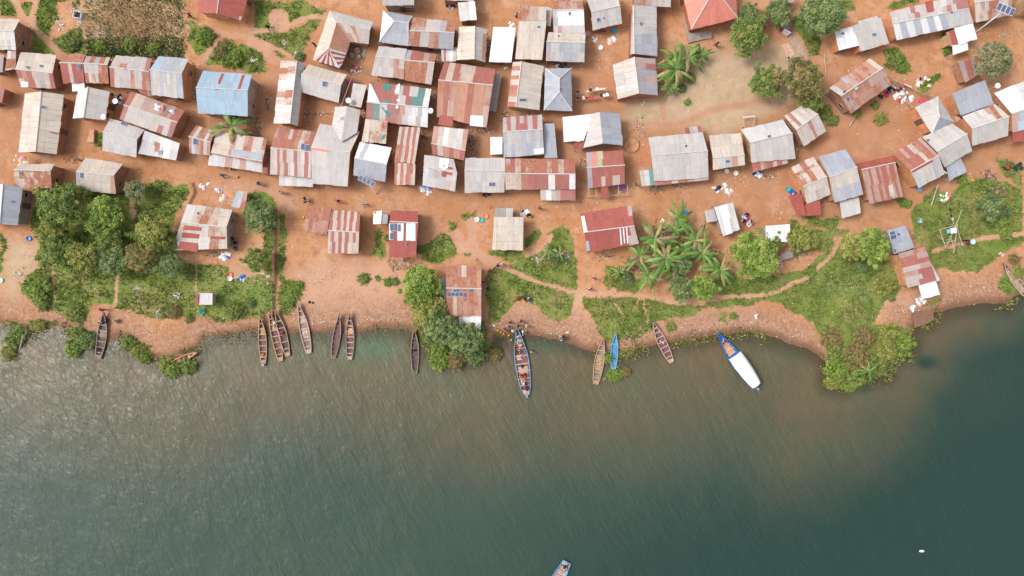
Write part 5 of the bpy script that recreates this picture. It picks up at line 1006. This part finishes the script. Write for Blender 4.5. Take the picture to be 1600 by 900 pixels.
def heap(px, py, label, cols, r=.6, name='laundry_heap', cat='laundry', n=9, z=None, group='heaps of cloth and goods'):
    rr = random.Random(int(px*7+py)); o = item(name, label, cat, px, py, z, 0, group); V, F, C = [], [], []
    for i in range(n):
        t = rr.uniform(0, 6.28); q = r*math.sqrt(rr.random()); cx, cy = q*math.cos(t), q*math.sin(t)*.8; s = rr.uniform(.11, .24)*min(1.2, r/.5); a = rr.uniform(0, 3.1); col = CL[rr.choice(cols)]; b = len(V); M = 5
        for u in range(M):
            for v in range(M):
                x = (u/(M-1)-.5)*2*s*1.4; y = (v/(M-1)-.5)*2*s; e = (1-(2*u/(M-1)-1)**2)*(1-(2*v/(M-1)-1)**2); zz = .02+.05*i/n+e*.16+rr.uniform(0, .05)*e
                V.append((cx+x*math.cos(a)-y*math.sin(a)+rr.gauss(0, .03), cy+x*math.sin(a)+y*math.cos(a)+rr.gauss(0, .03), zz))
        for u in range(M-1):
            for v in range(M-1): k = b+u*M+v; F.append((k, k+M, k+M+1, k+1)); C.append(col+(1,))
    oo = mesh('cloth', V, F, M_CLOTH, o, None, C, None, True)
def dish(px, py, label, z=3.0, r=.42):
    o = item('satellite_dish', label, 'satellite dish', px, py, z, 0, 'satellite dishes'); m = MB(); m.lathe((0, 0, .25), [(.001, 0), (r*.5, .03), (r*.85, .10), (r, .16), (r+.01, .15), (r*.85, .08), (.001, -.03)], 20); d = m.build('reflector', M_STEEL, o)
    m = MB(); m.tube([(0, 0, -3.0 if z > 2 else 0), (0, 0, .25)], .035, 6); m.build('mast', M_FRAME, o); m = MB(); m.tube([(r*.8, 0, .38), (.1, 0, .62)], .015, 5); m.box((.1, 0, .62), (.09, .07, .07)); m.build('receiver_arm', M_FRAME, o)
def polev(label, p, q, zp, zq, rad=.06, name='pole', cat='pole', mat=None):
    A = gx(*p, zp); B = gx(*q, zq); m = MB(); m.tube([A, A.lerp(B, .5)+Vector((0, 0, -.03)), B], [rad, rad*.85, rad*.7], 7); o = m.build(name, mat or M_POLE, None, A); o.location = A; tag(o, label, cat)
def line(label, p, q, cols, z=1.55, drop=.55, sag=.15):
    A = gx(*p, z); B = gx(*q, z); o = empty('washing_line', gx(*p, 0)); tag(o, label, 'washing line', 'washing lines'); org = o.location
    m = MB(); N = 12; P = [A.lerp(B, i/N)-Vector((0, 0, sag*4*(i/N)*(1-i/N))) for i in range(N+1)]; m.tube(P, .012, 4); m.build('rope', M_POLE, o, org)
    for e in (A, B): m = MB(); m.tube([(e.x, e.y, -.05), (e.x, e.y, z+.05)], .045, 6); m.build('post', M_POLE, o, org)
    L = (B-A).length; d = (B-A).normalized(); nr = Vector((-d.y, d.x, 0)); n = len(cols); rr = random.Random(int(p[0]))
    for i, c in enumerate(cols):
        if c == '.': continue
        u0 = (i+.06)/n; u1 = (i+.94)/n; V, F = [], []; sw = rr.uniform(.35, .7)
        for a in range(6):
            u = u0+(u1-u0)*a/5; T = A.lerp(B, u)-Vector((0, 0, sag*4*u*(1-u)))
            for b in range(5): f = b/4; V.append(tuple(T+nr*(sw*f+.05*math.sin(a*1.7+i)*f)-Vector((0, 0, drop*f*rr.uniform(.95, 1.02)))))
        for a in range(5):
            for b in range(4): k = a*5+b; F.append((k, k+5, k+6, k+1))
        mesh('garment', V, F, CM[c], o, org, None, None, True)
line('upper washing line with dark and white clothes in the middle yard', (901, 146), (952, 138), 'k..wkcwww.')
line('lower washing line with red and dark clothes in the middle yard', (901, 156), (952, 150), 'kkckrrh.kww')
line('long washing line of pale cloths from the rusty house to the pyramid roof', (1390, 121), (1458, 152), 'psspwwwswwwvv', drop=.9)
line('short washing line with white cloths beside the rusty house', (1392, 130), (1426, 168), 'rw.ww.ww', drop=.8)
line('line with black red and white garments at the timber rack', (1481, 321), (1490, 350), 'kkrkww', drop=.5)
line('washing line with a single row of clothes behind the silver house', (556, 128), (530, 112), '.h.w.', drop=.4)
line('washing line of light cloths at the pale silver house annex', (1478, 272), (1496, 262), 'wkwsk', drop=.5)
# solar pole of the top right and the four panel stand
def solar_stand(label, base, head, hz, n, w_, h_, ang):
    o = empty('solar_pole', gx(*base, 0)); tag(o, label, 'solar panel', 'solar panels on poles'); org = o.location; T = gx(*head, hz)
    m = MB(); m.tube([gx(*base, -.1), gx(*base, hz*.0+.0)+Vector((0, 0, .1)), T-Vector((0, 0, .1))], [.10, .10, .08], 8); m.build('pole', M_STEEL, o, org)
    a = R(ang); ex = Vector((math.cos(a), math.sin(a), 0)); ey = Vector((-math.sin(a), math.cos(a), .25)).normalized()
    m = MB(); m.tube([T-ex*w_*n*.5, T+ex*w_*n*.5], .04, 6); m.build('crossbar', M_FRAME, o, org)
    for i in range(n):
        c = T+ex*w_*(i-(n-1)/2)+Vector((0, 0, .1)); q = [c-ex*w_*.46-ey*h_/2, c+ex*w_*.46-ey*h_/2, c+ex*w_*.46+ey*h_/2, c-ex*w_*.46+ey*h_/2]; m = MB(); m.slab(q, .05); pnl = m.build('solar_panel', M_FRAME, o, org)
        c2 = Vector((0, 0, .008)); q2 = [c+(p-c)*.9+c2 for p in q]; m = MB(); m.slab(q2, .015); m.build('cells', M_SOLAR, pnl, org)
solar_stand('white pole carrying four solar panels above the spotted grey roof', (1525, 50), (1571, 15), 5.5, 4, .68, 1.05, -22)
solar_stand('leaning pole with four solar panels before the white and blue grey roof', (588, 303), (573, 283), 3.2, 4, .68, .85, -26)
# bundles, basins, cans
for a in ((46, 373, (.02, .22, .65), 'blue basin on the dry lawn left of the grove'), (2, 438, (.45, .75, .60), 'pale green basin at the left edge'), (316, 487, (.02, .52, .50), 'turquoise basin below the tiny flat hut'), (1231, 296, (.03, .45, .35), 'green basin above the dark red awnings'), (1236, 299, (.02, .10, .55), 'dark blue basin touching the green one'), (1069, 331, (.02, .25, .60), 'blue basin beside the northernmost banana plant'), (1436, 287+9, (.2, .4, .6), 'blue grey basin by the meadow corner'),
          (959, 49, (.05, .40, .65), 'bright blue basin below the tilted silver roof'), (943, 47, (.45, .05, .2), 'magenta basin below the tilted silver roof'), (918, 53, (.75, .45, .45), 'pink basin by the rust edged front of the twin roof'), (752, 344, (.05, .45, .35), 'green basin left of the plain cream square house'), (759, 338, (.75, .25, .18), 'salmon basin left of the plain cream square house'), (745, 343, (.8, .8, .82), 'white basin next to the green one on the clearing'),
          (1519, 378, (.5, .75, .70), 'pale mint basin right of the timber rack'), (1436, 345, (.35, .5, .65), 'greyish blue basin on the meadow left of the rack'), (1135, 268, (.8, .78, .75), 'white basin below the square cream house'), (1149, 271, (.75, .74, .70), 'off white basin right of the other below the cream house'), (360, 429, (.65, .15, .1), 'orange red basin on the lawn above the tiny hut'), (360, 435, (.8, .78, .7), 'cream basin below the orange red one'), (1162, 339, (.75, .8, .82), 'white basin beside the people at the tilted white roof'), (957, 61, (.8, .8, .8), 'white basin on the ground of the washing yard'), (938, 75, (.8, .8, .76), 'cream basin in the lower part of the washing yard'), (63, 139, (.75, .35, .35), 'pink basin on top of the long cream ridged house gap')):
    basin(a[0], a[1], a[2], a[3], .36 if a[0] != 63 else .4)
for i, a in enumerate(((778, 516, 'leftmost yellow can on the sand by the long boat'), (783, 519, 'yellow can right of the leftmost one by the long boat'), (787, 521, 'yellow can in the middle of the row by the long boat'), (789, 516, 'yellow can behind the row by the long boat'), (795, 524, 'yellow can at the water edge by the long boat'), (799, 531, 'yellow can floating beside the long boat bow'), (822, 517, 'yellow can right of the long boat bow'), (819, 471.5, 'yellow can beside the people sitting on the grass'), (372, 285-8, 'yellow can at the front of the striped awning'), (1519, 300-18, 'yellow can below the pale silver house annex'), (475, 340, 'yellow can at the left wall of the speckled red wing'), (475.5, 352, 'second yellow can at the left wall of the speckled wing'))): can(a[0], a[1], a[2], rz=i*.9)
for a in ((1412, 150, 'big pile of white red and blue washing in the upper right yard', 'wwwrbskw', 1.5, 24), (1444, 130, 'washing spread on the grass patch with a black piece', 'wpkkwc', 1.1, 14), (1440, 160, 'hot pink cloth heap beside the pyramid roof', 'hh', .5, 5), (1395, 140, 'dark and red clothes under the eave of the rusty house', 'krbk', .8, 9), (1380, 148, 'red and black clothes at the lower eave of the rusty house', 'rkk', .6, 6), (1474, 307, 'pile of green pink and white washing on the right meadow', 'ggpwwy', .9, 14), (1185, 271, 'blue and white clothes at the corner of the red patterned awning', 'bwusw', .6, 9), (505, 288+3, 'x', 'w', .1, 1),
    (183, 155, 'blue and white washing beside the tilted grey house', 'bwksw', .8, 12), (174, 148, 'dark washing right of the small silver ridged house', 'kuk', .4, 5), (353, 399, 'white and blue goods at the front corner of the grey walled house', 'wwsby', .8, 12), (1487, 275, 'black and white clothes at the annex of the pale silver house', 'wkkw', .6, 8), (1125, 295, 'household goods and cloths inside the circular yard', 'ccwkuw', 1.2, 12), (1140, 302, 'pink and white bundles right of the circular yard', 'pwwc', .7, 6), (821, 334, 'dark and white bundle right of the plain cream square house', 'kws', .6, 8), (972, 292, 'purple cloth bundle inside the timber pen', 'vvv', .6, 8), (1168, 345, 'mixed bundles around the people at the tilted white roof', 'kwsr', .9, 9),
    (320, 290, 'pots and bundles on the small mound by the grass', 'wccs', .7, 8), (343, 299, 'pale bundle right of the pots on the mound', 'wps', .5, 5), (350, 311, 'stack of pink and white bundles above the grey walled house', 'wpcc', .6, 8), (376, 435, 'blue cloth and plank on the lawn above the tiny hut', 'bsb', .6, 6), (418, 442, 'white bundle near the ditch', 'ww', .3, 2), (1035, 346, 'white bundle above the banana grove', 'www', .45, 5), (1598-35, 398, 'pink cloth heap on the right meadow', 'pc', .5, 4), (960, 65, 'white and pink pots in the washing yard', 'wpwc', .9, 8), (928, 62, 'pale bundles below the tilted silver roof', 'wpw', .5, 5), (878, 102, 'dark bundles between the grey roof and the hip roof', 'kuks', .7, 7),
    (790, 106, 'white bundle between the white roof and the pale house', 'ww', .35, 3), (800, 38, 'white sack above the bright white roof', 'ww', .5, 4), (706, 10, 'blue and dark things beside the smeared white shed', 'bkky', .8, 8), (552, 108, 'pink and white cloths on sticks below the U shaped house', 'wph', .5, 5), (492, 287-47, 'x', 'w', .1, 1), (1398, 293, 'x', 'w', .1, 1), (822, 460-2, 'x', 'w', .1, 1), (888, 520, 'white cloth bundle on the beach near the washers', 'ws', .35, 3), (771, 508, 'white rag on the beach right of the porch', 'w', .35, 3), (1424, 483, 'white and blue rags on the shore below the landing porch', 'wws', .6, 5), (1440, 470, 'tangle of white debris under the landing porch', 'wwscc', .8, 9), (211, 464, 'white debris piece on the grass left of the trash heap', 'w', .3, 2), (1182, 494, 'white sack on the pale slope of the beach', 'ww', .35, 3), (486, 474, 'dark rag on the beach right of the pale long boat', 'kk', .35, 3), (1460, 540+1, 'x', 'w', .1, 1), (1556, 262, 'x', 'k', .1, 1), (32, 518, 'brown sacks on the broken jetty', 'cc', .5, 5), (1143, 66, 'white bag on the dry yard beside the green tree', 'ww', .3, 2), (1005, 162, 'white rag at the foot of the orange front wall', 'w', .3, 2)):
    if a[1+1] != 'x': heap(a[0], a[1], a[2], list(a[3]), a[4], n=a[5])
heap(1590, 262, 'black cloth heap on dark soil near the right edge', ['k'], .7, n=8)
heap(668, 295, 'crumpled pale blue tarpaulin at the corner of the unfinished house', ['s', 's', 'b', 'w'], 1.0, 'tarpaulin', 'tarpaulin', 14)
for a in ((545, 158, 'white dish at the foot of the narrow plain grey roof'), (673, 174, 'white dish between the teal patched and largest rusty roofs'), (182, 159, 'white dish above the washing beside the tilted grey house'), (163, 183, 'white dish at the corner of the small silver ridged house'), (1556, 135, 'white dish behind the grey single slope roof')): dish(*a)
for a in (('long bamboo pole leaning between the silver house and the narrow grey roof', (533, 166), (549, 122), 2.0, 4.5), ('white rail pole with cloth on the lane at the right meadow', (1455, 322), (1466, 288), .2, 1.2, .11), ('yellow pole lying beside the rusty house corner', (1327, 198), (1339, 177), .1, .9, .09), ('thin pole across the beach below the tiny hut', (312, 490), (339, 521), .3, .1), ('leaning post of the broken jetty in the water', (36, 522), (31, 545), .2, .2, .12), ('log lying on the sand left of the jetty sacks', (843, 320), (876, 316), .1, .1, .12), ('long plank lying against the tree at the white lean-to', (1288, 84), (1291, 118), .2, .2, .12), ('timber lying on the ground beside the long narrow slab', (940, 315), (900, 318+2), .05, .05, .05)):
    polev(*a)
# timber drying rack on the meadow
o = item('drying_rack', 'timber drying rack of crossed poles with cloths on the meadow', 'drying rack', 1483, 370); org = o.location
for p, q in (((1468, 359), (1478, 387)), ((1468, 359), (1494, 352)), ((1478, 387), (1494, 352)), ((1494, 352), (1504, 384)), ((1484, 368), (1492, 390)), ((1490, 396), (1496, 350)), ((1492, 356), (1503, 328)), ((1476, 380), (1494, 375))):
    m = MB(); m.tube([gx(*p, 1.3), gx(*q, 1.5)], .06, 6); m.build('pole', M_POLE, o, org)
for p in ((1469, 360), (1478, 386), (1493, 353), (1502, 382)): m = MB(); m.tube([gx(*p, 1.4), gx(*p, 1.4)-Vector((0, 0, 1.45))], .06, 6); m.build('leg', M_POLE, o, org)
m = MB(); P = [gx(1485, 357, 1.6), gx(1494, 355, 1.6), gx(1495, 364, 1.6), gx(1486, 365, 1.6)]; m.slab(P, .04); m.build('white_cloth', CM['w'], o, org); m = MB(); m.slab([gx(1479, 359, 1.55), gx(1484, 358, 1.55), gx(1485, 364, 1.55), gx(1480, 365, 1.55)], .04); m.build('blue_cloth', CM['t'], o, org)
# timber pen
o = item('timber_pen', 'open timber pen below the red rust house with the green sheet', 'pen', 950, 300); org = o.location
for p, q in (((920, 291), (920, 307)), ((920, 307), (981, 304)), ((981, 304), (980, 288)), ((931, 291), (932, 307)), ((966, 289), (967, 303)), ((920, 292), (938, 291))):
    m = MB(); m.tube([gx(*p, 1.2), gx(*q, 1.2)], .07, 6); m.tube([gx(*p, 1.2), gx(*p, -.1)], .06, 6); m.build('rail', M_POLE, o, org)
# frame shed, water tank stand, slabs and rings
o = item('frame_shed', 'white framed open box behind the silver house with the awning', 'frame', 1171, 192); org = o.location
for p, q in (((1161, 184), (1180, 182)), ((1180, 182), (1176, 200)), ((1161, 184), (1163, 202)), ((1163, 202), (1176, 200))): m = MB(); m.slab([gx(*p, 1.2), gx(*q, 1.2), gx(*q, .9)+Vector((0, .15, 0)), gx(*p, .9)+Vector((0, .15, 0))], .05); m.build('board', M_STEEL, o, org)
def ring(label, px, py, r, c, name='stone_ring', cat='ring', h=.35):
    o = item(name, label, cat, px, py); m = MB(); m.lathe((0, 0, 0), [(r*1.1, -.1), (r*1.05, h*.5), (r*.92, h*.8), (r*.75, h*.72), (r*.3, h*.6), (.01, h*.62)], 16); m.build('wall_ring', simple('mud_ring', c, .95, .3, 2), o)
ring('low circular mud ring beside the two tone path', 987, 227, 1.15, (.42, .22, .12), 'mud_ring', 'mud ring')
def boxy(label, name, cat, q, h, mat, z0=0):
    o = item(name, label, cat, sum(a for a, _ in q)/len(q), sum(b for _, b in q)/len(q)); org = o.location; m = MB(); m.slab([gx(x, y, z0+h) for x, y in q], h+.1); m.build('block', mat, o, org)
boxy('concrete veranda slab wrapped round the salmon tiled house', 'veranda', 'veranda', pts('1067,18 1076,67 1100,61 1112,60 1112,48 1080,52 1073,14'), .35, WALL['g'])
boxy('long pale concrete slab on the dry yard with a bending person', 'concrete_slab', 'slab', pts('1221,71 1232,66 1247,92 1238,101'), .15, simple('pinkish_concrete', (.55, .34, .26), .9))
boxy('larger grey concrete slab between the yard and the lawn', 'concrete_slab', 'slab', pts('1232,53 1240,48 1264,95 1250,93 1236,67'), .08, simple('brown_concrete', (.40, .29, .22), .9))
boxy('flat stone platform by the white beach rubble', 'stone_platform', 'platform', pts('1426,492 1432,486 1458,486 1459,500 1446,507 1430,512'), .3, simple('wet_stone', (.20, .11, .07), .9))
boxy('small rusty crate frame beside the silver ribbed house', 'crate', 'crate', pts('141,202 147,203 146,223 135,222'), .5, simple('crate_wood', (.50, .30, .20), .9))
boxy('cardboard like crate beside the grey single slope roof', 'crate', 'crate', pts('1491,181 1498,178 1502,186 1495,191'), .7, simple('pale_crate', (.55, .38, .24), .9))
o = item('water_tank', 'dark brown water tank with white side between yard and lawn', 'water tank', 1226, 46, rz=-.5); m = MB(); m.lathe((0, 0, 0), [(.75, 0), (.78, .3), (.76, .9), (.8, 1.3), (.5, 1.55), (.25, 1.6), (.001, 1.6)], 20); m.build('tank', simple('tank_plastic', (.16, .10, .11), .5), o); m = MB(); m.box((.3, -.75, .8), (1.1, .08, 1.5)); m.build('board', M_STEEL, o)
# black opened hatch on the upper left rubble, courtyard pots
o = item('iron_box', 'open black iron box on the rubble at the top left', 'box', 124, 25, rz=-.2); m = MB()
for c, d in (((0, .5, .3), (1.2, .08, .6)), ((0, -.5, .3), (1.2, .08, .6)), ((.6, 0, .3), (.08, 1.08, .6)), ((-.6, 0, .3), (.08, 1.08, .6))): m.box(c, d)
m.build('side_walls', M_FRAME, o); m = MB(); m.box((0, 0, .05), (1.1, .9, .06)); m.build('bottom', cmat((.02, .02, .025), .6), o)
for i, (x, y, r, lb) in enumerate(((551, 87, .45, 'small round pot in the courtyard of the U shaped house'), (559, 80, .55, 'large round pot in the courtyard of the U shaped house'), (562, 90, .35, 'smallest pot in the courtyard of the U shaped house'))):
    o = item('clay_pot', lb, 'pot', x, y, rz=i, group='courtyard pots'); m = MB(); m.lathe((0, 0, 0), [(r*.5, 0), (r, .3), (r*.95, .55), (r*.6, .7), (r*.65, .76), (r*.55, .76), (r*.5, .6), (.01, .5)], 18); m.build('vessel', simple('pot_clay', (.48, .33, .22), .9), o, None, True)
o = item('courtyard_floor', 'grey concrete courtyard floor in the angle of the U shaped house', 'floor', 556, 82); org = o.location; m = MB(); m.slab([gx(x, y, .08) for x, y in pts('545,66 574,72 567,96 541,90')], .1); m.build('slab', WALL['g'], o, org)
# white float far out
m = MB(); m.lathe((0, 0, 0), [(.001, -.15), (.3, -.1), (.38, .08), (.22, .22), (.001, .25)], 14); o = m.build('float', M_STEEL); o.location = gx(1440, 861, WL); o.scale = (1.1, .5, .8); tag(o, 'small white float alone on the open water at lower right', 'float')
# jetty
o = item('jetty', 'broken wooden jetty of dark planks at the left weeds', 'jetty', 37, 520); org = o.location
for i in range(5): m = MB(); m.box((gx(36, 510+i*5).x, gx(36, 510+i*5).y, WL+.25), (1.0-.08*i, .35, .06), .1*i); m.build('plank', WD['grey'], o, org)
# litter, rubble and stones
def scatter(name, label, spots, n, s0, s1, cols, seed, h=.5):
    rr = random.Random(seed); m = MB(); rsn = np.random.RandomState(seed); Xs, Ys = [], []
    for _ in range(n):
        cx, cy, rx, ry = spots[rr.randrange(len(spots))]; a = rr.uniform(0, 6.28); q = abs(rr.gauss(0, .5)); Xs.append((cx+rx*q*math.cos(a)-800)/10); Ys.append((450-cy-ry*q*math.sin(a))/10)
    Xs, Ys = np.array(Xs), np.array(Ys); Z = np.maximum(terr_z(Xs, Ys), WL); sg = shore_signed(Xs, Ys)
    for x, y, z, s_ in zip(Xs, Ys, Z, sg):
        if s_ < -.2: continue
        s = rr.uniform(s0, s1); c = rr.choice(cols); j = rr.uniform(.7, 1.15); m.box((x, y, z+s*h*.4), (s, s*rr.uniform(.4, 1), s*h), rr.uniform(0, 3.1), (c[0]*j, c[1]*j, c[2]*j, 1))
    o = m.build(name, M_CLOTH); tag(o, label, name, kind='stuff')
WHT = [(.75, .73, .70), (.65, .58, .52), (.55, .42, .36), (.7, .66, .64), (.4, .28, .22)]
scatter('litter_heaps', 'heaps of pale litter on the grass and at the top left', [(215, 450, 14, 8), (275, 462, 18, 12), (245, 490, 10, 12), (115, 15, 16, 18), (95, 40, 14, 16), (125, 35, 12, 10), (396, 94, 12, 6), (418, 432, 6, 6), (30, 428, 10, 8), (1255, 395, 16, 14), (445, 68, 6, 7), (464, 83, 6, 4), (840, 405, 10, 12), (885, 400, 8, 10), (1130, 292, 22, 16)], 1100, .05, .20, WHT+[(.45, .32, .26)]*3, 3)
scatter('beach_litter', 'scattered litter and shells along the beach', [(x, y, 55, 16) for x, y in ((100, 500), (230, 520), (320, 520), (480, 500), (560, 500), (600, 495), (500, 505), (780, 505), (870, 520), (1000, 515), (1080, 515), (1180, 505), (1240, 525), (1400, 490), (1480, 465), (1540, 450), (1430, 480), (450, 485))], 1700, .04, .14, WHT+[(.3, .18, .12)]*6, 4)
scatter('yard_litter', 'small scraps scattered over the bare ground of the village', [(x, y, 190, 90) for x, y in ((120, 150), (350, 290), (600, 330), (520, 430), (720, 180), (960, 110), (900, 310), (1150, 280), (1220, 330), (1400, 130), (1430, 240), (1050, 150), (1550, 330), (380, 440), (150, 450), (820, 460), (1330, 450))], 2200, .05, .16, WHT+[(.35, .2, .13)]*3, 5)
scatter('firewood', 'stacked brown firewood and rubble below the red panelled house', [(625, 412, 26, 9), (628, 415, 22, 7)], 420, .15, .35, [(.42, .24, .15), (.30, .16, .10), (.52, .34, .24)], 6, .8)
scatter('brushwood', 'dark brushwood and rubble between the houses', [(1025, 296, 16, 7), (738, 225, 10, 22), (555, 108, 14, 8), (1545, 275, 16, 14), (1560, 300, 22, 18), (1510, 115, 10, 8), (1040, 365, 40, 22), (985, 530, 22, 10), (335, 398, 14, 5), (790, 328, 16, 6), (402, 200, 6, 18)], 1500, .06, .26, [(.22, .13, .09), (.34, .22, .15), (.50, .36, .28), (.14, .09, .07)], 7)

# nets, ropes and bilge things lying in the boats
for a in ((154, 545, 'dark net bundle at the stern of the dark grey boat', 'kdk'), (409, 556, 'orange and brown net in the stern of the motor boat', 'oc'), (477, 520, 'pale sacking in the pale long boat', 'cc'), (545, 520, 'tan sack in the plum and tan boat', 'co'), (647, 545, 'orange float bag in the dark boat by the waterfront trees', 'ok'), (937, 565, 'olive net in the weathered floor boat', 'cg'), (1034, 534, 'dark net in the pinkish brown boat', 'kc'), (1130, 537, 'orange life vests in the open front of the covered boat', 'or'), (817, 572, 'dark bag between the seats of the long passenger boat', 'kk')):
    heap(a[0], a[1], a[2], [q for q in a[3] if q in CL], .35, 'boat_gear', 'boat gear', 4, WL+.12, 'gear lying in the boats')
for a in (('mooring rope of the leftmost moored boat', (407, 494), (401, 480), .7, .05, .03), ('mooring rope of the pale long boat', (467, 474), (462, 462), .8, .05, .03), ('mooring rope of the dark boat by the waterfront trees', (647, 514), (642, 503), .6, .05, .03), ('mooring rope of the royal blue boat', (1122, 520), (1112, 506), .7, .05, .03)):
    polev(a[0], a[1], a[2], a[3], a[4], a[5], 'mooring_rope', 'rope')

heap(250, 168, 'yellow and pink clothes drying on the tilted grey roof', list('ypw'), .7, n=7, z=3.1); heap(266, 177, 'white and blue clothes drying on the rusty corner of the tilted grey roof', list('wbs'), .6, n=5, z=2.9)
heap(32, 250, 'pile of sheets and sacks behind the speckled roof', list('cwpo'), 1.0, 'scrap_pile', 'scrap', 12, 1.6)
scatter('dead_leaves', 'dead brown leaves on the ground under the banana grove', [(1045, 380, 40, 35), (1090, 400, 40, 35), (1062, 108, 18, 22), (1010, 420, 25, 15)], 900, .12, .34, [(.30, .17, .09), (.40, .26, .15), (.20, .12, .07)], 9, .15)

scatter('lane_debris', 'dark debris and offcuts in the narrow lanes between the packed houses', [(x, y, 9, 24) for x, y in ((570, 170), (663, 215), (678, 150), (610, 240), (656, 275), (764, 70), (850, 60), (848, 150), (790, 185), (908, 260), (305, 150), (300, 110), (420, 160), (480, 180), (1170, 225), (1250, 225), (1000, 200))]+[(x, y, 30, 6) for x, y in ((620, 126), (600, 68), (750, 205), (830, 180), (700, 85), (220, 146), (500, 178), (560, 112), (880, 103), (640, 198), (1200, 275), (1060, 290), (950, 400), (120, 250))], 2600, .06, .24, [(.20, .11, .07), (.33, .20, .13), (.45, .33, .25), (.12, .08, .06), (.6, .5, .42)], 12, .4)
